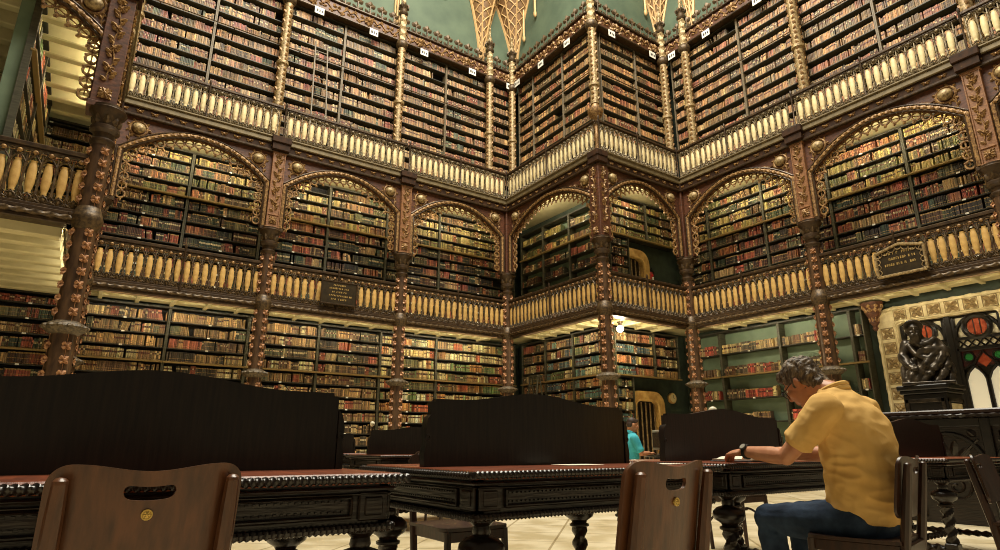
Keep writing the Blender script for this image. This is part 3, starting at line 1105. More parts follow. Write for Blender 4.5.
# ------------------------------------------------------------------ top tier: columns, cornice with cresting, rails, ladder, cards
def upper_column(P, label, urn=False):
    root = thing('gilded_column', label, 'column', (*P, 9.10))
    z = lambda v: v - 9.10
    if urn:
        MB().lathe([(.06, z(9.14)), (.075, z(9.3)), (.05, z(9.4)), (.05, z(10.1)), (.08, z(10.2)), (.05, z(10.3)), (.06, z(10.55)), (.11, z(10.6)), (.05, z(10.68)), (.12, z(10.78)),
                    (.21, z(10.90)), (.25, z(11.02)), (.25, z(11.10)), (.14, z(11.16)), (.11, z(11.3))], 0, 0, 14).build('urn_base', M['gilt'], root)
        zb = 11.3
    else:
        MB().lathe([(.19, z(9.11)), (.19, z(9.4)), (.15, z(9.5)), (.14, z(9.7))], 0, 0, 12).build('base', M['gilt'], root)
        zb = 9.7
    MB().lathe([(.135, z(zb)), (.130, z(11.9)), (.18, z(11.94)), (.18, z(12.02)), (.13, z(12.06)), (.125, z(14.15))], 0, 0, 12).build('shaft', M['gilt_pale'], root)
    g = MB()
    k = 0
    for zz in np.arange(zb + .1, 14.0, .17):
        for a in range(4):
            T = Matrix.Rotation(a * PI / 2 + (PI / 4 if k % 2 else 0), 4, 'Z')
            g.leaf(0, z(zz), PI / 2 + (.5 if k % 2 else -.5), .17, .11, .04, -.118, T)
        k += 1
    g.build('carved_foliage', M['gilt'], root)
    MB().lathe([(.13, z(14.10)), (.19, z(14.16)), (.215, z(14.26)), (.19, z(14.36)), (.13, z(14.42))], 0, 0, 12).build('capital', M['bronze'], root)
    MB().sweep([(0, 0, zz) for zz in np.linspace(z(14.40), z(15.45), 30)], [.128 - .01 * t for t in np.linspace(0, 1, 30)], 10, lobes=4, amp=.16, twist=5.5).build('twisted_shaft', M['gilt_pale'], root)
    cr = MB().lathe([(.09, z(15.42)), (.15, z(15.48)), (.17, z(15.56)), (.12, z(15.62)), (.13, z(15.72)), (.19, z(15.80)), (.15, z(15.88)), (.08, z(15.92))], 0, 0, 12)
    for a in range(8):
        T = Matrix.Rotation(a * PI / 4, 4, 'Z')
        cr.leaf(0, z(15.72), PI / 2, .2, .09, .06, -.15, T)
    cr.build('crown', M['bronze'], root)
    MB().sweep([(0, 0, zz) for zz in np.linspace(z(15.9), z(16.5), 14)], [.075 - .04 * t for t in np.linspace(0, 1, 14)], 8, lobes=3, amp=.2, twist=7).ell((0, 0, z(16.55)), (.05, .05, .09), 8, 6).build(
        'pinnacle', M['gilt_pale'], root)
    return root


co = S3 - .24
for (x, y, lab, urn) in [(U0 + .02, A + co, 'gilded upper column at far left of top shelves', 0), (U0 + WL, A + co, 'gilded upper column left of the tall ladder', 0),
                         (U0 + 2 * WL, A + co, 'gilded upper column right of the tall ladder', 0), (C - .18, A + co, 'gilded upper column just left of the inner corner', 0),
                         (C + co, A + co, 'gilded upper column in the left inner corner', 0), (C + co, E + co, 'gilded upper column with round urn base on projecting corner', 1),
                         (B + co - .05, E + co, 'gilded upper column in the right inner corner', 0), (B + co, E - .06, 'gilded upper column just right of right inner corner', 0),
                         (B + co, E - WR, 'gilded upper column in middle of the right wall top shelves', 0),
                         (B + co, E - 2 * WR, 'gilded upper column at the right end of top shelves', 0)]:
    upper_column((x, y), lab, urn)

CREST = MB()
CREST.cbox(-.022, .022, -.025, .025, 0, .36, .006)
for sd in (0, 1):
    T = Matrix.Identity(4) if sd == 0 else Matrix.Rotation(PI, 4, 'Z')
    for (a, ln) in ((PI / 2, .20), (PI / 2 + 1.05, .18), (PI / 2 - 1.05, .18)):
        CREST.leaf(0, .30, a, ln, .17, .05, 0, T)
    for s_ in (-1, 1):
        CREST.leaf(0, .02, PI / 2 - s_ * .75, .24, .12, .045, 0, T)
        CREST.leaf(s_ * .02, .10, PI / 2 - s_ * 1.2, .15, .09, .04, 0, T)
CREST.v = [(x * 1.15, y, z * 1.2) for x, y, z in CREST.v]
CREST = CREST.mesh('cresting_finial', M['bronze'])


def cornice(P, rz, x0, x1, label):
    e = bpy.data.objects.new('trim_top_cornice', None)
    COL.objects.link(e)
    c, sn = math.cos(rz), math.sin(rz)
    e.location = (P[0] + c * x0 - sn * S3, P[1] + sn * x0 + c * S3, 14.40)
    e.rotation_euler = (0, 0, rz)
    e['kind'] = 'structure'
    e['label'] = label
    W = x1 - x0
    MB().box(0, W, -.20, .36, .06, .54).build('frieze', M['carved'], e, smooth=None)
    MB().cbox(0, W, -.25, .36, 0, .07, .02).cbox(0, W, -.27, .36, .51, .58, .02).build('moulding', M['dark_mould'], e)
    g = MB()
    n = max(1, int(W / .46))
    st = W / n
    for k in range(n):
        x = st * (k + .5)
        s_ = 1 if k % 2 else -1
        path = [(x + st * .5 * (t - .5) * 2, -.215, .29 + s_ * .10 * math.sin(t * 2 * PI)) for t in np.linspace(0, 1, 11)]
        g.sweep(path, .026, 5)
        for q in range(4):
            a = PI * q / 2 + .4 * s_
            g.leaf(x + .10 * math.cos(a), .29 + .07 * math.sin(a), a, .15, .11, .05, -.20)
        for q in range(3):
            g.leaf(x - st * .3 + st * .3 * q, .12 if q % 2 else .46, PI / 2 if q % 2 else -PI / 2, .11, .10, .04, -.20)
    for k in range(int(W / 1.92) + 1):
        x = min(W - .1, .96 + 1.92 * k)
        g.rosette(x, .29, .17, .07, -.21, 8)
    g.build('carved_scroll', M['gilt'], e)
    m = max(1, int(round(W / .43)))
    for k in range(m):
        link('cresting_finial', CREST, e, (W * (k + .5) / m, -.14, .56))
    return e


cornice(Pl, rl, -.3, WL * 3 + S3 - .22, 'carved gilded cornice with cresting over the left wall top shelves')
cornice(Pf, rf, -S3 + .22, WF1 - S3, 'carved gilded cornice with cresting over the left face of the corner')
cornice(Pg, rg, S3, WF2 + S3 - .22, 'carved gilded cornice with cresting over the right face of the corner')
cornice(Pr, rr, -S3 + .22, 9.8, 'carved gilded cornice with cresting over the right wall top shelves')


def rail(P, rz, x0, x1, label):
    root = thing('ladder_rail', label, 'rail', (P[0], P[1], 12.72), rz)
    MB().sweep([(x0, S3 - .10, 0), (x1, S3 - .10, 0)], .017, 8).build('rod', M['bronze'], root)
    for x in np.arange(x0 + .4, x1 - .1, 1.92):
        MB().cbox(x - .015, x + .015, S3 - .11, S3 + .0, -.02, .02, .004).build('bracket', M['bronze'], root)


rail(Pl, rl, .1, WL * 3 + S3 - .3, 'thin metal ladder rail across the left wall top shelves')
rail(Pf, rf, -S3 + .3, WF1 - S3 - .1, 'thin metal ladder rail on left face of the corner')
rail(Pg, rg, S3 + .12, WF2 + S3 - .3, 'thin metal ladder rail on right face of the corner')
rail(Pr, rr, -S3 + .3, 9.6, 'thin metal ladder rail across the right wall top shelves')

lad = thing('ladder', 'tall grey wooden ladder leaning on the left wall top shelves', 'ladder', (4.62, A, 9.10))
for s_ in (-1, 1):
    MB().sweep([(s_ * .24, .42, .0), (s_ * .19, .95, 4.12)], .026, 6).build('stile', M['upright_top'], lad)
for k in range(1, 12):
    t = k / 12
    MB().sweep([(-.24 + .05 * t, .42 + .53 * t, 4.12 * t), (.24 - .05 * t, .42 + .53 * t, 4.12 * t)], .017, 6).build('rung', M['upright_top'], lad)


def card(P, rz, x, label):
    c, sn = math.cos(rz), math.sin(rz)
    o = S3 - .30
    root = thing('shelf_card', label, 'card', (P[0] + c * x - sn * o, P[1] + sn * x + c * o, 14.16), rz, 'white case cards under the top cornice')
    cd = MB().cbox(-.15, .15, 0, .012, 0, .25, .002).build('card', M['white_card'], root, smooth=None)
    MB().box(-.10, -.04, -.003, 0, .07, .17).box(-.01, .03, -.003, 0, .07, .17).box(.06, .11, -.003, 0, .07, .15).build('printing', M['ink'], cd, smooth=None)
    MB().box(-.01, .01, -.004, .02, .24, .30).build('hook', M['bronze'], root, smooth=None)


for k, x in enumerate([.95, 2.9, 4.75, 6.6, 8.5, 10.5, 12.2]):
    card(Pl, rl, x, '%s white case card from the left under the left wall cornice' % ordinal(k + 1))
for k, x in enumerate([-.45, 1.0, 2.45]):
    card(Pf, rf, x, '%s white case card on the left face of the corner' % ordinal(k + 1))
for k, x in enumerate([1.75, 3.75]):
    card(Pg, rg, x, '%s white case card on the right face of the corner' % ordinal(k + 1))
for k, x in enumerate([-.45, 1.0, 2.9]):
    card(Pr, rr, x, '%s white case card from the left under the right wall cornice' % ordinal(k + 1))

# ------------------------------------------------------------------ vault springers and wall ribs above the cornice


def springer(cx, cy, a0, a1, label, rmax=2.6):
    e = bpy.data.objects.new('trim_vault_springer', None)
    COL.objects.link(e)
    e.location = (cx, cy, 0)
    e['kind'] = 'structure'
    e['label'] = label
    zs = np.linspace(15.3, 21.5, 22)

    def R(z):
        t = (z - 15.3) / 6.2
        return .06 + rmax * t ** 1.55
    na = 15
    mb = MB()
    vs = [(R(z) * math.cos(a), R(z) * math.sin(a), z) for z in zs for a in np.linspace(a0, a1, na)]
    fs = [(i * na + j, i * na + j + 1, (i + 1) * na + j + 1, (i + 1) * na + j) for i in range(len(zs) - 1) for j in range(na - 1)]
    # thickness: an inner skin
    k = len(vs)
    vs += [((R(z) - .05) * math.cos(a), (R(z) - .05) * math.sin(a), z) for z in zs for a in np.linspace(a0, a1, na)]
    fs += [tuple(i + k for i in f[::-1]) for f in fs]
    mb.add(vs, fs)
    mb.build('vault_web', M['vault'], e)
    r = MB()
    for j, a in enumerate(np.linspace(a0, a1, 4)):
        r.sweep([((R(z) + .02) * math.cos(a), (R(z) + .02) * math.sin(a), z) for z in zs], .06 if j in (0, 3) else .035, 6)
    # diamond lattice
    for d in (-1, 1):
        for s0 in np.arange(-6, 7, .33):
            pts = []
            for z in np.linspace(15.6, 21.4, 40):
                t = (z - 15.3) / 6.2
                q = (s0 + d * t * 5.0)
                if 0 <= q <= 1:
                    a = a0 + (a1 - a0) * q
                    pts.append(((R(z) + .015) * math.cos(a), (R(z) + .015) * math.sin(a), z))
            if len(pts) > 2:
                r.sweep(pts, .026, 4)
    r.build('vault_rib', M['vault_rib'], e)


cw = WB - .15
springer(C + cw, A + cw, PI, PI * 1.5, 'gilded lattice vault springer in the left inner corner')
springer(C - .18, A + cw, PI * 1.02, PI * 1.98, 'gilded lattice vault springer left of the inner corner', 1.7)
springer(B + cw, E + cw, PI, PI * 1.5, 'gilded lattice vault springer in the right inner corner')
springer(B + cw, E - .06, PI * .55, PI * 1.45, 'gilded lattice vault springer on the right wall', 1.5)


def wall_rib(x, y, rz, z1, label):
    mb = MB()
    for dx in (-.09, 0, .09):
        mb.sweep([(dx, -.04, 14.6), (dx, -.04, z1)], .035, 6)
    mb.ell((0, -.04, z1), (.12, .08, .1), 8, 5)
    struct('trim_wall_rib', mb, M['vault_rib'], (x, y, 0), rz, label)


for x in (U0 + WL, U0 + 2 * WL):
    wall_rib(x, A + cw, 0, 21, 'gilded rib on the green wall')
for y in (E - WR, E - 2 * WR):
    wall_rib(B + cw, y, -PI / 2, 21, 'gilded rib on the green wall')
for d in (.75, 1.5, 2.25):
    mb = MB().sweep([(0, -.10, 16.0 + d * .9), (0, -.10, 21)], .045, 6).ell((0, -.10, 16.0 + d * .9), (.07, .07, .16), 8, 6)
    struct('trim_pendant_rib', mb, M['vault_rib'], (C + cw, A + cw - d, 0), -PI / 2, 'hanging gilded rib on the green wall')
    mb = MB().sweep([(0, -.10, 16.0 + d * .9), (0, -.10, 21)], .045, 6).ell((0, -.10, 16.0 + d * .9), (.07, .07, .16), 8, 6)
    struct('trim_pendant_rib', mb, M['vault_rib'], (B + cw - d, E + cw, 0), 0, 'hanging gilded rib on the green wall')
ro = thing('wall_roundel', 'round gilded ring ornament on the green wall near the top edge', 'ornament', (9.15, A + cw - .02, 17.75))
MB().torus((0, 0, 0), .22, .05, 20, 8, 'y').build('ring', M['gilt'], ro)
MB().ell((0, .0, 0), (.15, .05, .15), 12, 6).build('boss', M['gilt_pale'], ro)
from mathutils import noise


# ------------------------------------------------------------------ doorways, lamps, small wall things
def ring_frame(hw, top, ihw, itop, rc, irc, y0, y1, n=7):
    """a doorway frame: outer and inner outline with rounded upper corners, standing on the floor"""
    def outline(w, t, r):
        pts = [(-w, 0)]
        for k in range(n):
            a = PI - PI / 2 * k / (n - 1)
            pts.append((-w + r + r * math.cos(a), t - r + r * math.sin(a)))
        for k in range(n):
            a = PI / 2 - PI / 2 * k / (n - 1)
            pts.append((w - r + r * math.cos(a), t - r + r * math.sin(a)))
        pts.append((w, 0))
        return pts
    o, i = outline(hw, top, rc), outline(ihw, itop, irc)
    m = len(o)
    vs = [(p[0], y0, p[1]) for p in o] + [(p[0], y0, p[1]) for p in i] + [(p[0], y1, p[1]) for p in o] + [(p[0], y1, p[1]) for p in i]
    fs = []
    for k in range(m - 1):
        fs += [(k, m + k, m + k + 1, k + 1), (k, k + 1, 2 * m + k + 1, 2 * m + k), (m + k, 3 * m + k, 3 * m + k + 1, m + k + 1),
               (2 * m + k, 2 * m + k + 1, 3 * m + k + 1, 3 * m + k)]
    fs += [(0, 2 * m, 3 * m, m), (m - 1, 2 * m - 1, 4 * m - 1, 3 * m - 1)]
    return MB().add(vs, fs), o, i


DV = 5.38
door = bpy.data.objects.new('door_1', None)
COL.objects.link(door)
door.location = (B + WB, DV, 0)
door.rotation_euler = (0, 0, -PI / 2)
door['kind'] = 'structure'
door['label'] = 'carved cream stone doorway with black tracery doors of stained glass'
fr, oo, ii = ring_frame(1.47, 4.17, 1.00, 3.76, .34, .12, -.20, -.002)
fr.build('stone_frame', M['stone'], door, smooth=.5)
rc_, o2, i2 = ring_frame(1.385, 4.085, 1.085, 3.83, .30, .16, -.206, -.15)
rc_.build('recessed_band', M['stone'], door, smooth=.5)
bd = MB()
bd.sweep([(p[0] * .975, -.205, p[1] * (.99 if p[1] > 1 else 1)) for a, b_ in zip(oo, oo[1:]) for p in [(a[0] + (b_[0] - a[0]) * t, a[1] + (b_[1] - a[1]) * t) for t in np.linspace(0, 1, 30 if abs(b_[1] - a[1]) > 1 or abs(b_[0] - a[0]) > 1 else 2)[:-1]]],
         .045, 6, lobes=2, amp=.3, twist=10)
bd.sweep([(p[0] * 1.05, -.205, p[1] * (1.012 if p[1] > 1 else 1)) for p in ii], .028, 6)
bd.build('rope_bead', M['stone'], door)
spots = [(-1.235, z) for z in np.arange(.3, 3.8, .36)] + [(1.235, z) for z in np.arange(.3, 3.8, .36)] + [(x, 3.96) for x in np.arange(-.9, .95, .36)]
for x, z in spots:
    sq = MB()
    for (x0, x1, z0, z1) in ((-.14, -.125, -.14, .14), (.125, .14, -.14, .14), (-.14, .14, -.14, -.125), (-.14, .14, .125, .14)):
        sq.cbox(x + x0, x + x1, -.222, -.195, z + z0, z + z1, .003)
    for k in range(4):
        sq.leaf(x, z, PI / 4 + k * PI / 2, .155, .12, .06, -.204)
    sq.ell((x, -.24, z), (.035, .03, .035), 8, 4)
    sq.build('square_flower', M['stone_dark'], door, smooth=.5)
MB().box(-1.0, 1.0, -.03, -.004, 0, 3.76).build('backing', M['black'], door, smooth=None)
tr = MB()
tr.cbox(-.07, .07, -.14, -.03, 0, 3.76, .02)
for s_ in (-1, 1):
    cx = s_ * .53
    tr.cbox(cx - .47, cx - .40, -.12, -.03, 0, 3.7, .01).cbox(cx + .40, cx + .47, -.12, -.03, 0, 3.7, .01)
    tr.cbox(cx - .46, cx + .46, -.12, -.03, 2.94, 3.02, .01).cbox(cx - .46, cx + .46, -.12, -.03, 3.19, 3.25, .01)
    tr.sweep([(cx + .42 * math.cos(a), -.08, 3.26 + .46 * math.sin(a)) for a in np.linspace(0, PI, 17)], .04, 6)
    tr.torus((cx, -.09, 3.46), .245, .055, 20, 6, 'y')
    for k in range(5):
        x0 = cx - .38 + .16 * k
        tr.sweep([(x0 - .02, -.07, 3.02), (x0 + .14, -.07, 3.19)], .016, 4)
        tr.sweep([(x0 + .14, -.07, 3.02), (x0 - .02, -.07, 3.19)], .016, 4)
    for lx in (cx - .21, cx + .21):
        tr.sweep([(lx - .19, -.08, 1.1)] + [(lx - .19 + .19 * t, -.08, 2.30 + .32 * t ** .6) for t in np.linspace(0, 1, 8)] +
                 [(lx + .19 - .19 * t, -.08, 2.30 + .32 * t ** .6) for t in np.linspace(1, 0, 8)] + [(lx + .19, -.08, 1.1)], .028, 6)
    tr.sweep([(cx - .42, -.08, 2.55), (cx - .2, -.08, 2.64), (cx, -.08, 2.92), (cx + .2, -.08, 2.64), (cx + .42, -.08, 2.55)], .024, 6)
    for lx in (cx - .27, cx + .27):
        tr.torus((lx, -.08, 2.80), .10, .022, 14, 5, 'y')
    tr.cbox(cx - .44, cx + .44, -.11, -.03, .05, 1.1, .02)
tr.build('tracery', M['black'], door)
for s_ in (-1, 1):
    cx = s_ * .53
    MB().lathe([(.19, 0), (.19, .02)], 0, 0, 20, T=Matrix.Translation((cx, -.045, 3.46)) @ Matrix.Rotation(PI / 2, 4, 'X')).build('red_medallion', M['glass_red'], door, smooth=None)
    bars = MB()
    for dx in (-.06, .06):
        bars.box(cx + dx - .01, cx + dx + .01, -.075, -.065, 3.30, 3.62)
    bars.build('medallion_bar', M['black'], door, smooth=None)
    MB().box(cx - .40, cx + .40, -.045, -.032, 3.24, 3.70).build('spandrel_pane', M['glass_pale'], door, smooth=None)
    MB().box(cx - .40, cx + .40, -.045, -.032, 3.02, 3.19).build('lattice_pane', M['glass_pale'], door, smooth=None)
    MB().box(cx - .40, cx + .40, -.045, -.032, 2.60, 2.94).build('dark_pane', M['glass_dark'], door, smooth=None)
    MB().prism([(cx, 2.56), (cx + .13, 2.70), (cx, 2.86), (cx - .13, 2.70)], -.055, -.046).build('red_diamond', M['glass_red'], door, smooth=None)
    for lx in (cx - .27, cx + .27):
        MB().lathe([(.08, 0), (.08, .012)], 0, 0, 14, T=Matrix.Translation((lx, -.046, 2.80)) @ Matrix.Rotation(PI / 2, 4, 'X')).build('green_roundel', M['glass_green'], door, smooth=None)
    for lx in (cx - .21, cx + .21):
        MB().prism([(lx - .17, 1.12), (lx + .17, 1.12), (lx + .17, 2.30), (lx + .1, 2.46), (lx, 2.56), (lx - .1, 2.46), (lx - .17, 2.30)], -.055, -.046).build('pale_lancet', M['glass_glow'], door, smooth=None)


def side_door(nm, x, z0, top, hw, ihw, label):
    e = bpy.data.objects.new(nm, None)
    COL.objects.link(e)
    e.location = (x, E + WB, z0)
    e['kind'] = 'structure'
    e['label'] = label
    f, o_, i_ = ring_frame(hw, top, ihw, top - .27, .42, .24, -.22, -.002)
    f.build('stone_frame', M['marble'], e, smooth=.5)
    MB().sweep([(p[0], -.22, p[1]) for p in i_], .035, 6).build('inner_bead', M['marble'], e)
    MB().box(-ihw, ihw, -.04, -.004, 0, top - .27).build('dark_opening', M['black'], e, smooth=None)
    b = MB()
    for k in range(6):
        xx = -ihw + .05 + (2 * ihw - .1) * k / 5
        b.cbox(xx - .025, xx + .025, -.075, -.045, .02, top - .32, .006)
    b.build('door_bar', M['stone_dark'], e, smooth=None)


side_door('door_2', 14.08, 0, 2.50, .78, .52, 'amber stone doorway with dark barred door on ground floor of the corner')
side_door('door_3', 13.85, 4.58, 2.42, .76, .50, 'amber stone doorway on the lower gallery of the corner')

ex = thing('fire_extinguisher', 'red fire extinguisher on the lower gallery beside the amber stone doorway', 'fire extinguisher', (14.72, E + WB - .14, 5.92))
MB().lathe([(.085, 0), (.09, .02), (.09, .36), (.07, .42), (.03, .45)], 0, 0, 16).build('cylinder', M['red_paint'], ex)
MB().lathe([(.03, .45), (.03, .50), (.045, .51), (.045, .53)], 0, 0, 10).cbox(-.02, .02, -.1, .03, .53, .55, .004).build('valve', M['black_plastic'], ex)
MB().sweep([(.02, -.03, .5), (.09, -.06, .46), (.11, -.06, .3), (.11, -.05, .12)], .012, 6).build('hose', M['black_plastic'], ex)
MB().cbox(-.05, .05, -.095, -.085, .12, .26, .003).build('label_patch', M['white_card'], ex)
MB().cbox(-.03, .03, .085, .139, .2, .3, .004).build('wall_bracket', M['black_plastic'], ex)

ck = thing('wall_clock', 'small round cream wall clock right of ground floor amber doorway', 'clock', (15.42, E + WB - .05, 2.36))
TX = Matrix.Rotation(PI / 2, 4, 'X')
MB().lathe([(.16, -.05), (.17, -.03), (.17, .03), (.15, .05)], 0, 0, 24, T=TX).build('case', M['marble'], ck)
MB().lathe([(.135, .045), (.135, .056)], 0, 0, 24, T=TX).build('face', M['clockface'], ck, smooth=None)
MB().box(-.006, .006, -.062, -.058, 0, .10).box(0, .07, -.062, -.058, -.006, .006).build('hand', M['ink'], ck, smooth=None)

bulb = thing('ceiling_bulb', 'bright round bulb glowing under the gallery of the projecting corner', 'lamp', (12.33, 11.92, 4.10))
MB().ell((0, 0, 0), .10, 16, 10).build('glass_globe', M['lamp_white'], bulb)
MB().lathe([(.05, .08), (.06, .10), (.06, .16), (.09, .18), (.09, .20)], 0, 0, 12).lathe([(.015, .20), (.015, .34)], 0, 0, 8).build('fitting', M['bronze'], bulb)
pl = bpy.data.lights.new('bulb_light', 'POINT')
pl.energy = 60
pl.color = (1, .86, .55)
pl.shadow_soft_size = .10
po = bpy.data.objects.new('bulb_light', pl)
po.location = (12.33, 11.92, 3.96)
COL.objects.link(po)

tb = thing('tube_lamp', 'white fluorescent tube under the alcove gallery behind the big near column', 'lamp', (-.43, 15.0, 4.32))
MB().sweep([(0, -.6, 0), (0, .6, 0)], .022, 10).build('tube', M['tube_white'], tb)
MB().cbox(-.04, .04, -.66, .66, .03, .10, .01).cbox(-.03, .03, -.66, -.60, -.03, .05, .006).cbox(-.03, .03, .60, .66, -.03, .05, .006).build('housing', M['grey_plastic'], tb)

br = thing('carved_bracket', 'gilded carved bracket under gallery beside the stone doorway', 'bracket', (B + S - .02, 6.80, 3.62), -PI / 2)
g = MB().lathe([(.03, .0), (.07, .06), (.05, .12), (.11, .2), (.09, .28), (.17, .42), (.15, .50), (.24, .64), (.26, .70)], 0, 0, 12)
g.build('corbel', M['carved'], br)
lf = MB()
for k in range(7):
    a = -PI * .5 + PI * (k - 3) / 4
    T = Matrix.Rotation(a + PI / 2, 4, 'Z')
    lf.leaf(0, .42, PI / 2, .26, .15, .09, -.13, T)
    lf.leaf(0, .18, PI / 2, .20, .11, .07, -.06, T)
    lf.ell((.21 * math.cos(a), .21 * math.sin(a), .60), .05, 6, 4)
lf.build('carved_leaf', M['gilt'], br)


sl = thing('step_ladder', 'grey-brown step ladder in the inner corner before the ground-floor shelves', 'ladder', (11.46, 15.30, 0), -PI / 2)
for s_ in (-1, 1):
    MB().sweep([(s_ * .30, -.02, 0), (s_ * .20, .38, 3.05)], .028, 6).build('front_stile', M['upright'], sl)
    MB().sweep([(s_ * .30, .86, 0), (s_ * .20, .44, 3.05)], .024, 6).build('rear_stile', M['upright'], sl)
for k in range(1, 10):
    t = k / 10
    MB().cbox(-.29 + .1 * t, .29 - .1 * t, .38 * t - .07, .38 * t + .06, 3.05 * t - .012, 3.05 * t + .012, .004).build('tread', M['upright'], sl)
MB().cbox(-.24, .24, .30, .52, 3.04, 3.08, .006).build('top_board', M['upright'], sl)


def plaque(P, rz, x, z, w, h, label, gable, o=.17):
    c, sn = math.cos(rz), math.sin(rz)
    root = thing('plaque', label, 'plaque', (P[0] + c * x + sn * o, P[1] + sn * x - c * o, z), rz)
    if gable:
        poly = [(-w / 2, 0), (w / 2, 0), (w / 2, h * .80), (0, h), (-w / 2, h * .80)]
        MB().prism(poly, 0, .05).build('board', M['plaque'], root, smooth=None)
        fm = MB()
        for a, b_ in zip(poly, poly[1:] + poly[:1]):
            fm.sweep([(a[0], -.01, a[1]), (b_[0], -.01, b_[1])], .032, 6)
        fm.build('frame', M['gilt_pale'], root)
        sc_ = MB()
        for k in range(7):
            t = (k + .5) / 7
            xx = -w / 2 + w * t
            zt = h * (.80 + .20 * (1 - abs(2 * t - 1))) - .05
            sc_.sweep([(xx + w / 14 * math.cos(a), -.012, zt - .04 - w / 14 * math.sin(a) * .9 + .03) for a in np.linspace(0, PI, 7)], .009, 4)
        for s_ in (-1, 1):
            for k in range(4):
                zz = .10 + k * .125
                sc_.sweep([(s_ * (w / 2 - .035 - .055 * math.sin(a)), -.012, zz + .06 * math.cos(a)) for a in np.linspace(0, PI, 7)], .009, 4)
        sc_.build('cusped_border', M['gilt_pale'], root)
    else:
        MB().cbox(-w / 2, w / 2, 0, .04, 0, h, .01).build('board', M['plaque'], root, smooth=None)
        fm = MB()
        for a, b_ in (((-w / 2, 0), (w / 2, 0)), ((w / 2, 0), (w / 2, h)), ((w / 2, h), (-w / 2, h)), ((-w / 2, h), (-w / 2, 0))):
            fm.sweep([(a[0], 0, a[1]), (b_[0], 0, b_[1])], .018, 6)
        fm.build('frame', M['dark_mould'], root)
    # worn lettering: rows of short raised strokes, too worn to read in the photograph
    tx = MB()
    rr_ = random.Random(int(x * 10))
    rows = [(.47, .62), (.345, .58), (.215, .66)] if gable else [(h - .12, .34), (h - .21, .56), (h - .31, .40), (h - .41, .68), (h - .51, .44)]
    for (zz, wid) in rows:
        wid *= w / 1.0
        xx = -wid / 2
        while xx < wid / 2:
            lw = rr_.uniform(.022, .036)
            if rr_.random() < .16:
                xx += .03
                continue
            hh = .055 if gable else .045
            tx.box(xx, xx + .011, -.008, 0, zz, zz + hh)
            if rr_.random() < .7:
                tx.box(xx, xx + lw, -.008, 0, zz + hh - .011, zz + hh)
            if rr_.random() < .6:
                tx.box(xx, xx + lw * .9, -.008, 0, zz + hh * .45, zz + hh * .45 + .011)
            if rr_.random() < .5:
                tx.box(xx + lw - .011, xx + lw, -.008, 0, zz, zz + hh)
            xx += lw + .016
    tx.build('lettering', M['plaque_text'], root, smooth=None)
    return root


plaque(Pl, rl, 5.41 - U0, 4.60, .98, .62, 'rectangular dark bronze plaque on the railing of the left wall', False)
plaque(Pr, rr, E - 5.46, 4.55, .98, .68, 'gabled plaque in a gilt frame on the railing of the right wall', True)


# ------------------------------------------------------------------ counter, pedestal and statue at the right
def counter():
    root = thing('counter', 'long dark carved counter in front of the bronze statue and doorway', 'counter', (8.70, 4.45, 0), -PI / 2)
    Lc = 4.2
    MB().cbox(-.06, Lc, -.08, .72, 1.24, 1.30, .015).build('counter_top', M['panel_red'], root)
    MB().sweep([(x, -.075, 1.225) for x in np.linspace(-.05, Lc, 120)], .022, 6, lobes=2, amp=.3, twist=30).build('rope_moulding', M['desk'], root)
    MB().cbox(0, Lc, 0, .66, .0, 1.24, .01).build('body', M['desk'], root)
    for k in range(5):
        x = .08 + .82 * k
        p = MB()
        p.sweep([(x + .41 + .36 * math.cos(a), -.01, .62 + .40 * math.sin(a)) for a in np.linspace(0, PI, 15)], .028, 6)
        p.cbox(x - .05, x + .05, -.05, 0, .05, 1.2, .012)
        p.cbox(x, x + .82, -.03, 0, 1.10, 1.2, .01)
        p.build('arched_panel', M['black'], root)
        q = MB()
        for i in range(6):
            a = PI * (i + .5) / 6
            q.leaf(x + .41 + .10 * math.cos(a), .66 + .10 * math.sin(a), a, .20, .09, .03, 0)
        q.sweep([(x + .41 + .05 * t * math.cos(4 * t), -.012, .42 + .05 * t * math.sin(4 * t)) for t in np.linspace(.2, 4, 30)], .014, 5)
        for s_ in (-1, 1):
            q.leaf(x + .41 + s_ * .30, .98, PI / 2 + s_ * .8, .12, .09, .03, 0)
        q.sweep([(x + .10, -.012, .95), (x + .41, -.012, .64), (x + .72, -.012, .95)], .016, 5)
        q.build('carved_relief', M['desk'], root)
    return root


counter()

ped = thing('pedestal', 'black pedestal with pale right side under the bronze statue', 'pedestal', (11.55, 4.26, 0), math.radians(-90))
MB().cbox(-.31, .31, -.31, .31, .18, 1.70, .015).cbox(-.42, .42, -.42, .42, 0, .18, .02).build('shaft', M['black'], ped)
MB().cbox(-.34, .34, -.34, .34, 1.70, 1.76, .012).cbox(-.37, .37, -.37, .37, 1.76, 1.84, .015).build('top_slab', M['black'], ped)
fm = MB()
for a in (0, 1):
    T = Matrix.Rotation(a * PI / 2, 4, 'Z')
    for (x0, x1, z0, z1) in ((-.28, -.23, .3, 1.62), (.23, .28, .3, 1.62), (-.28, .28, 1.56, 1.62), (-.28, .28, .3, .36)):
        fm.cbox(x0, x1, -.33, -.305, z0, z1, .006, T)
fm.build('panel_frame', M['bronze_black'], ped)
MB().cbox(.305, .318, -.22, .22, .38, 1.54, .005).build('side_panel', M['stone'], ped)


def capsule(mb, pts, rads, n=10):
    P_ = [Vector(p) for p in pts]
    pts2, r2 = [], []
    for i in range(len(P_) - 1):
        for t in (0, .5):
            pts2.append(P_[i].lerp(P_[i + 1], t))
            r2.append(rads[i] + (rads[i + 1] - rads[i]) * t)
    pts2.append(P_[-1])
    r2.append(rads[-1])
    mb.sweep(pts2, r2, n)
    mb.ell(P_[0], rads[0], n, 8)
    for p, r in zip(P_[1:], rads[1:]):
        mb.ell(p, r, n, 8)
    return mb


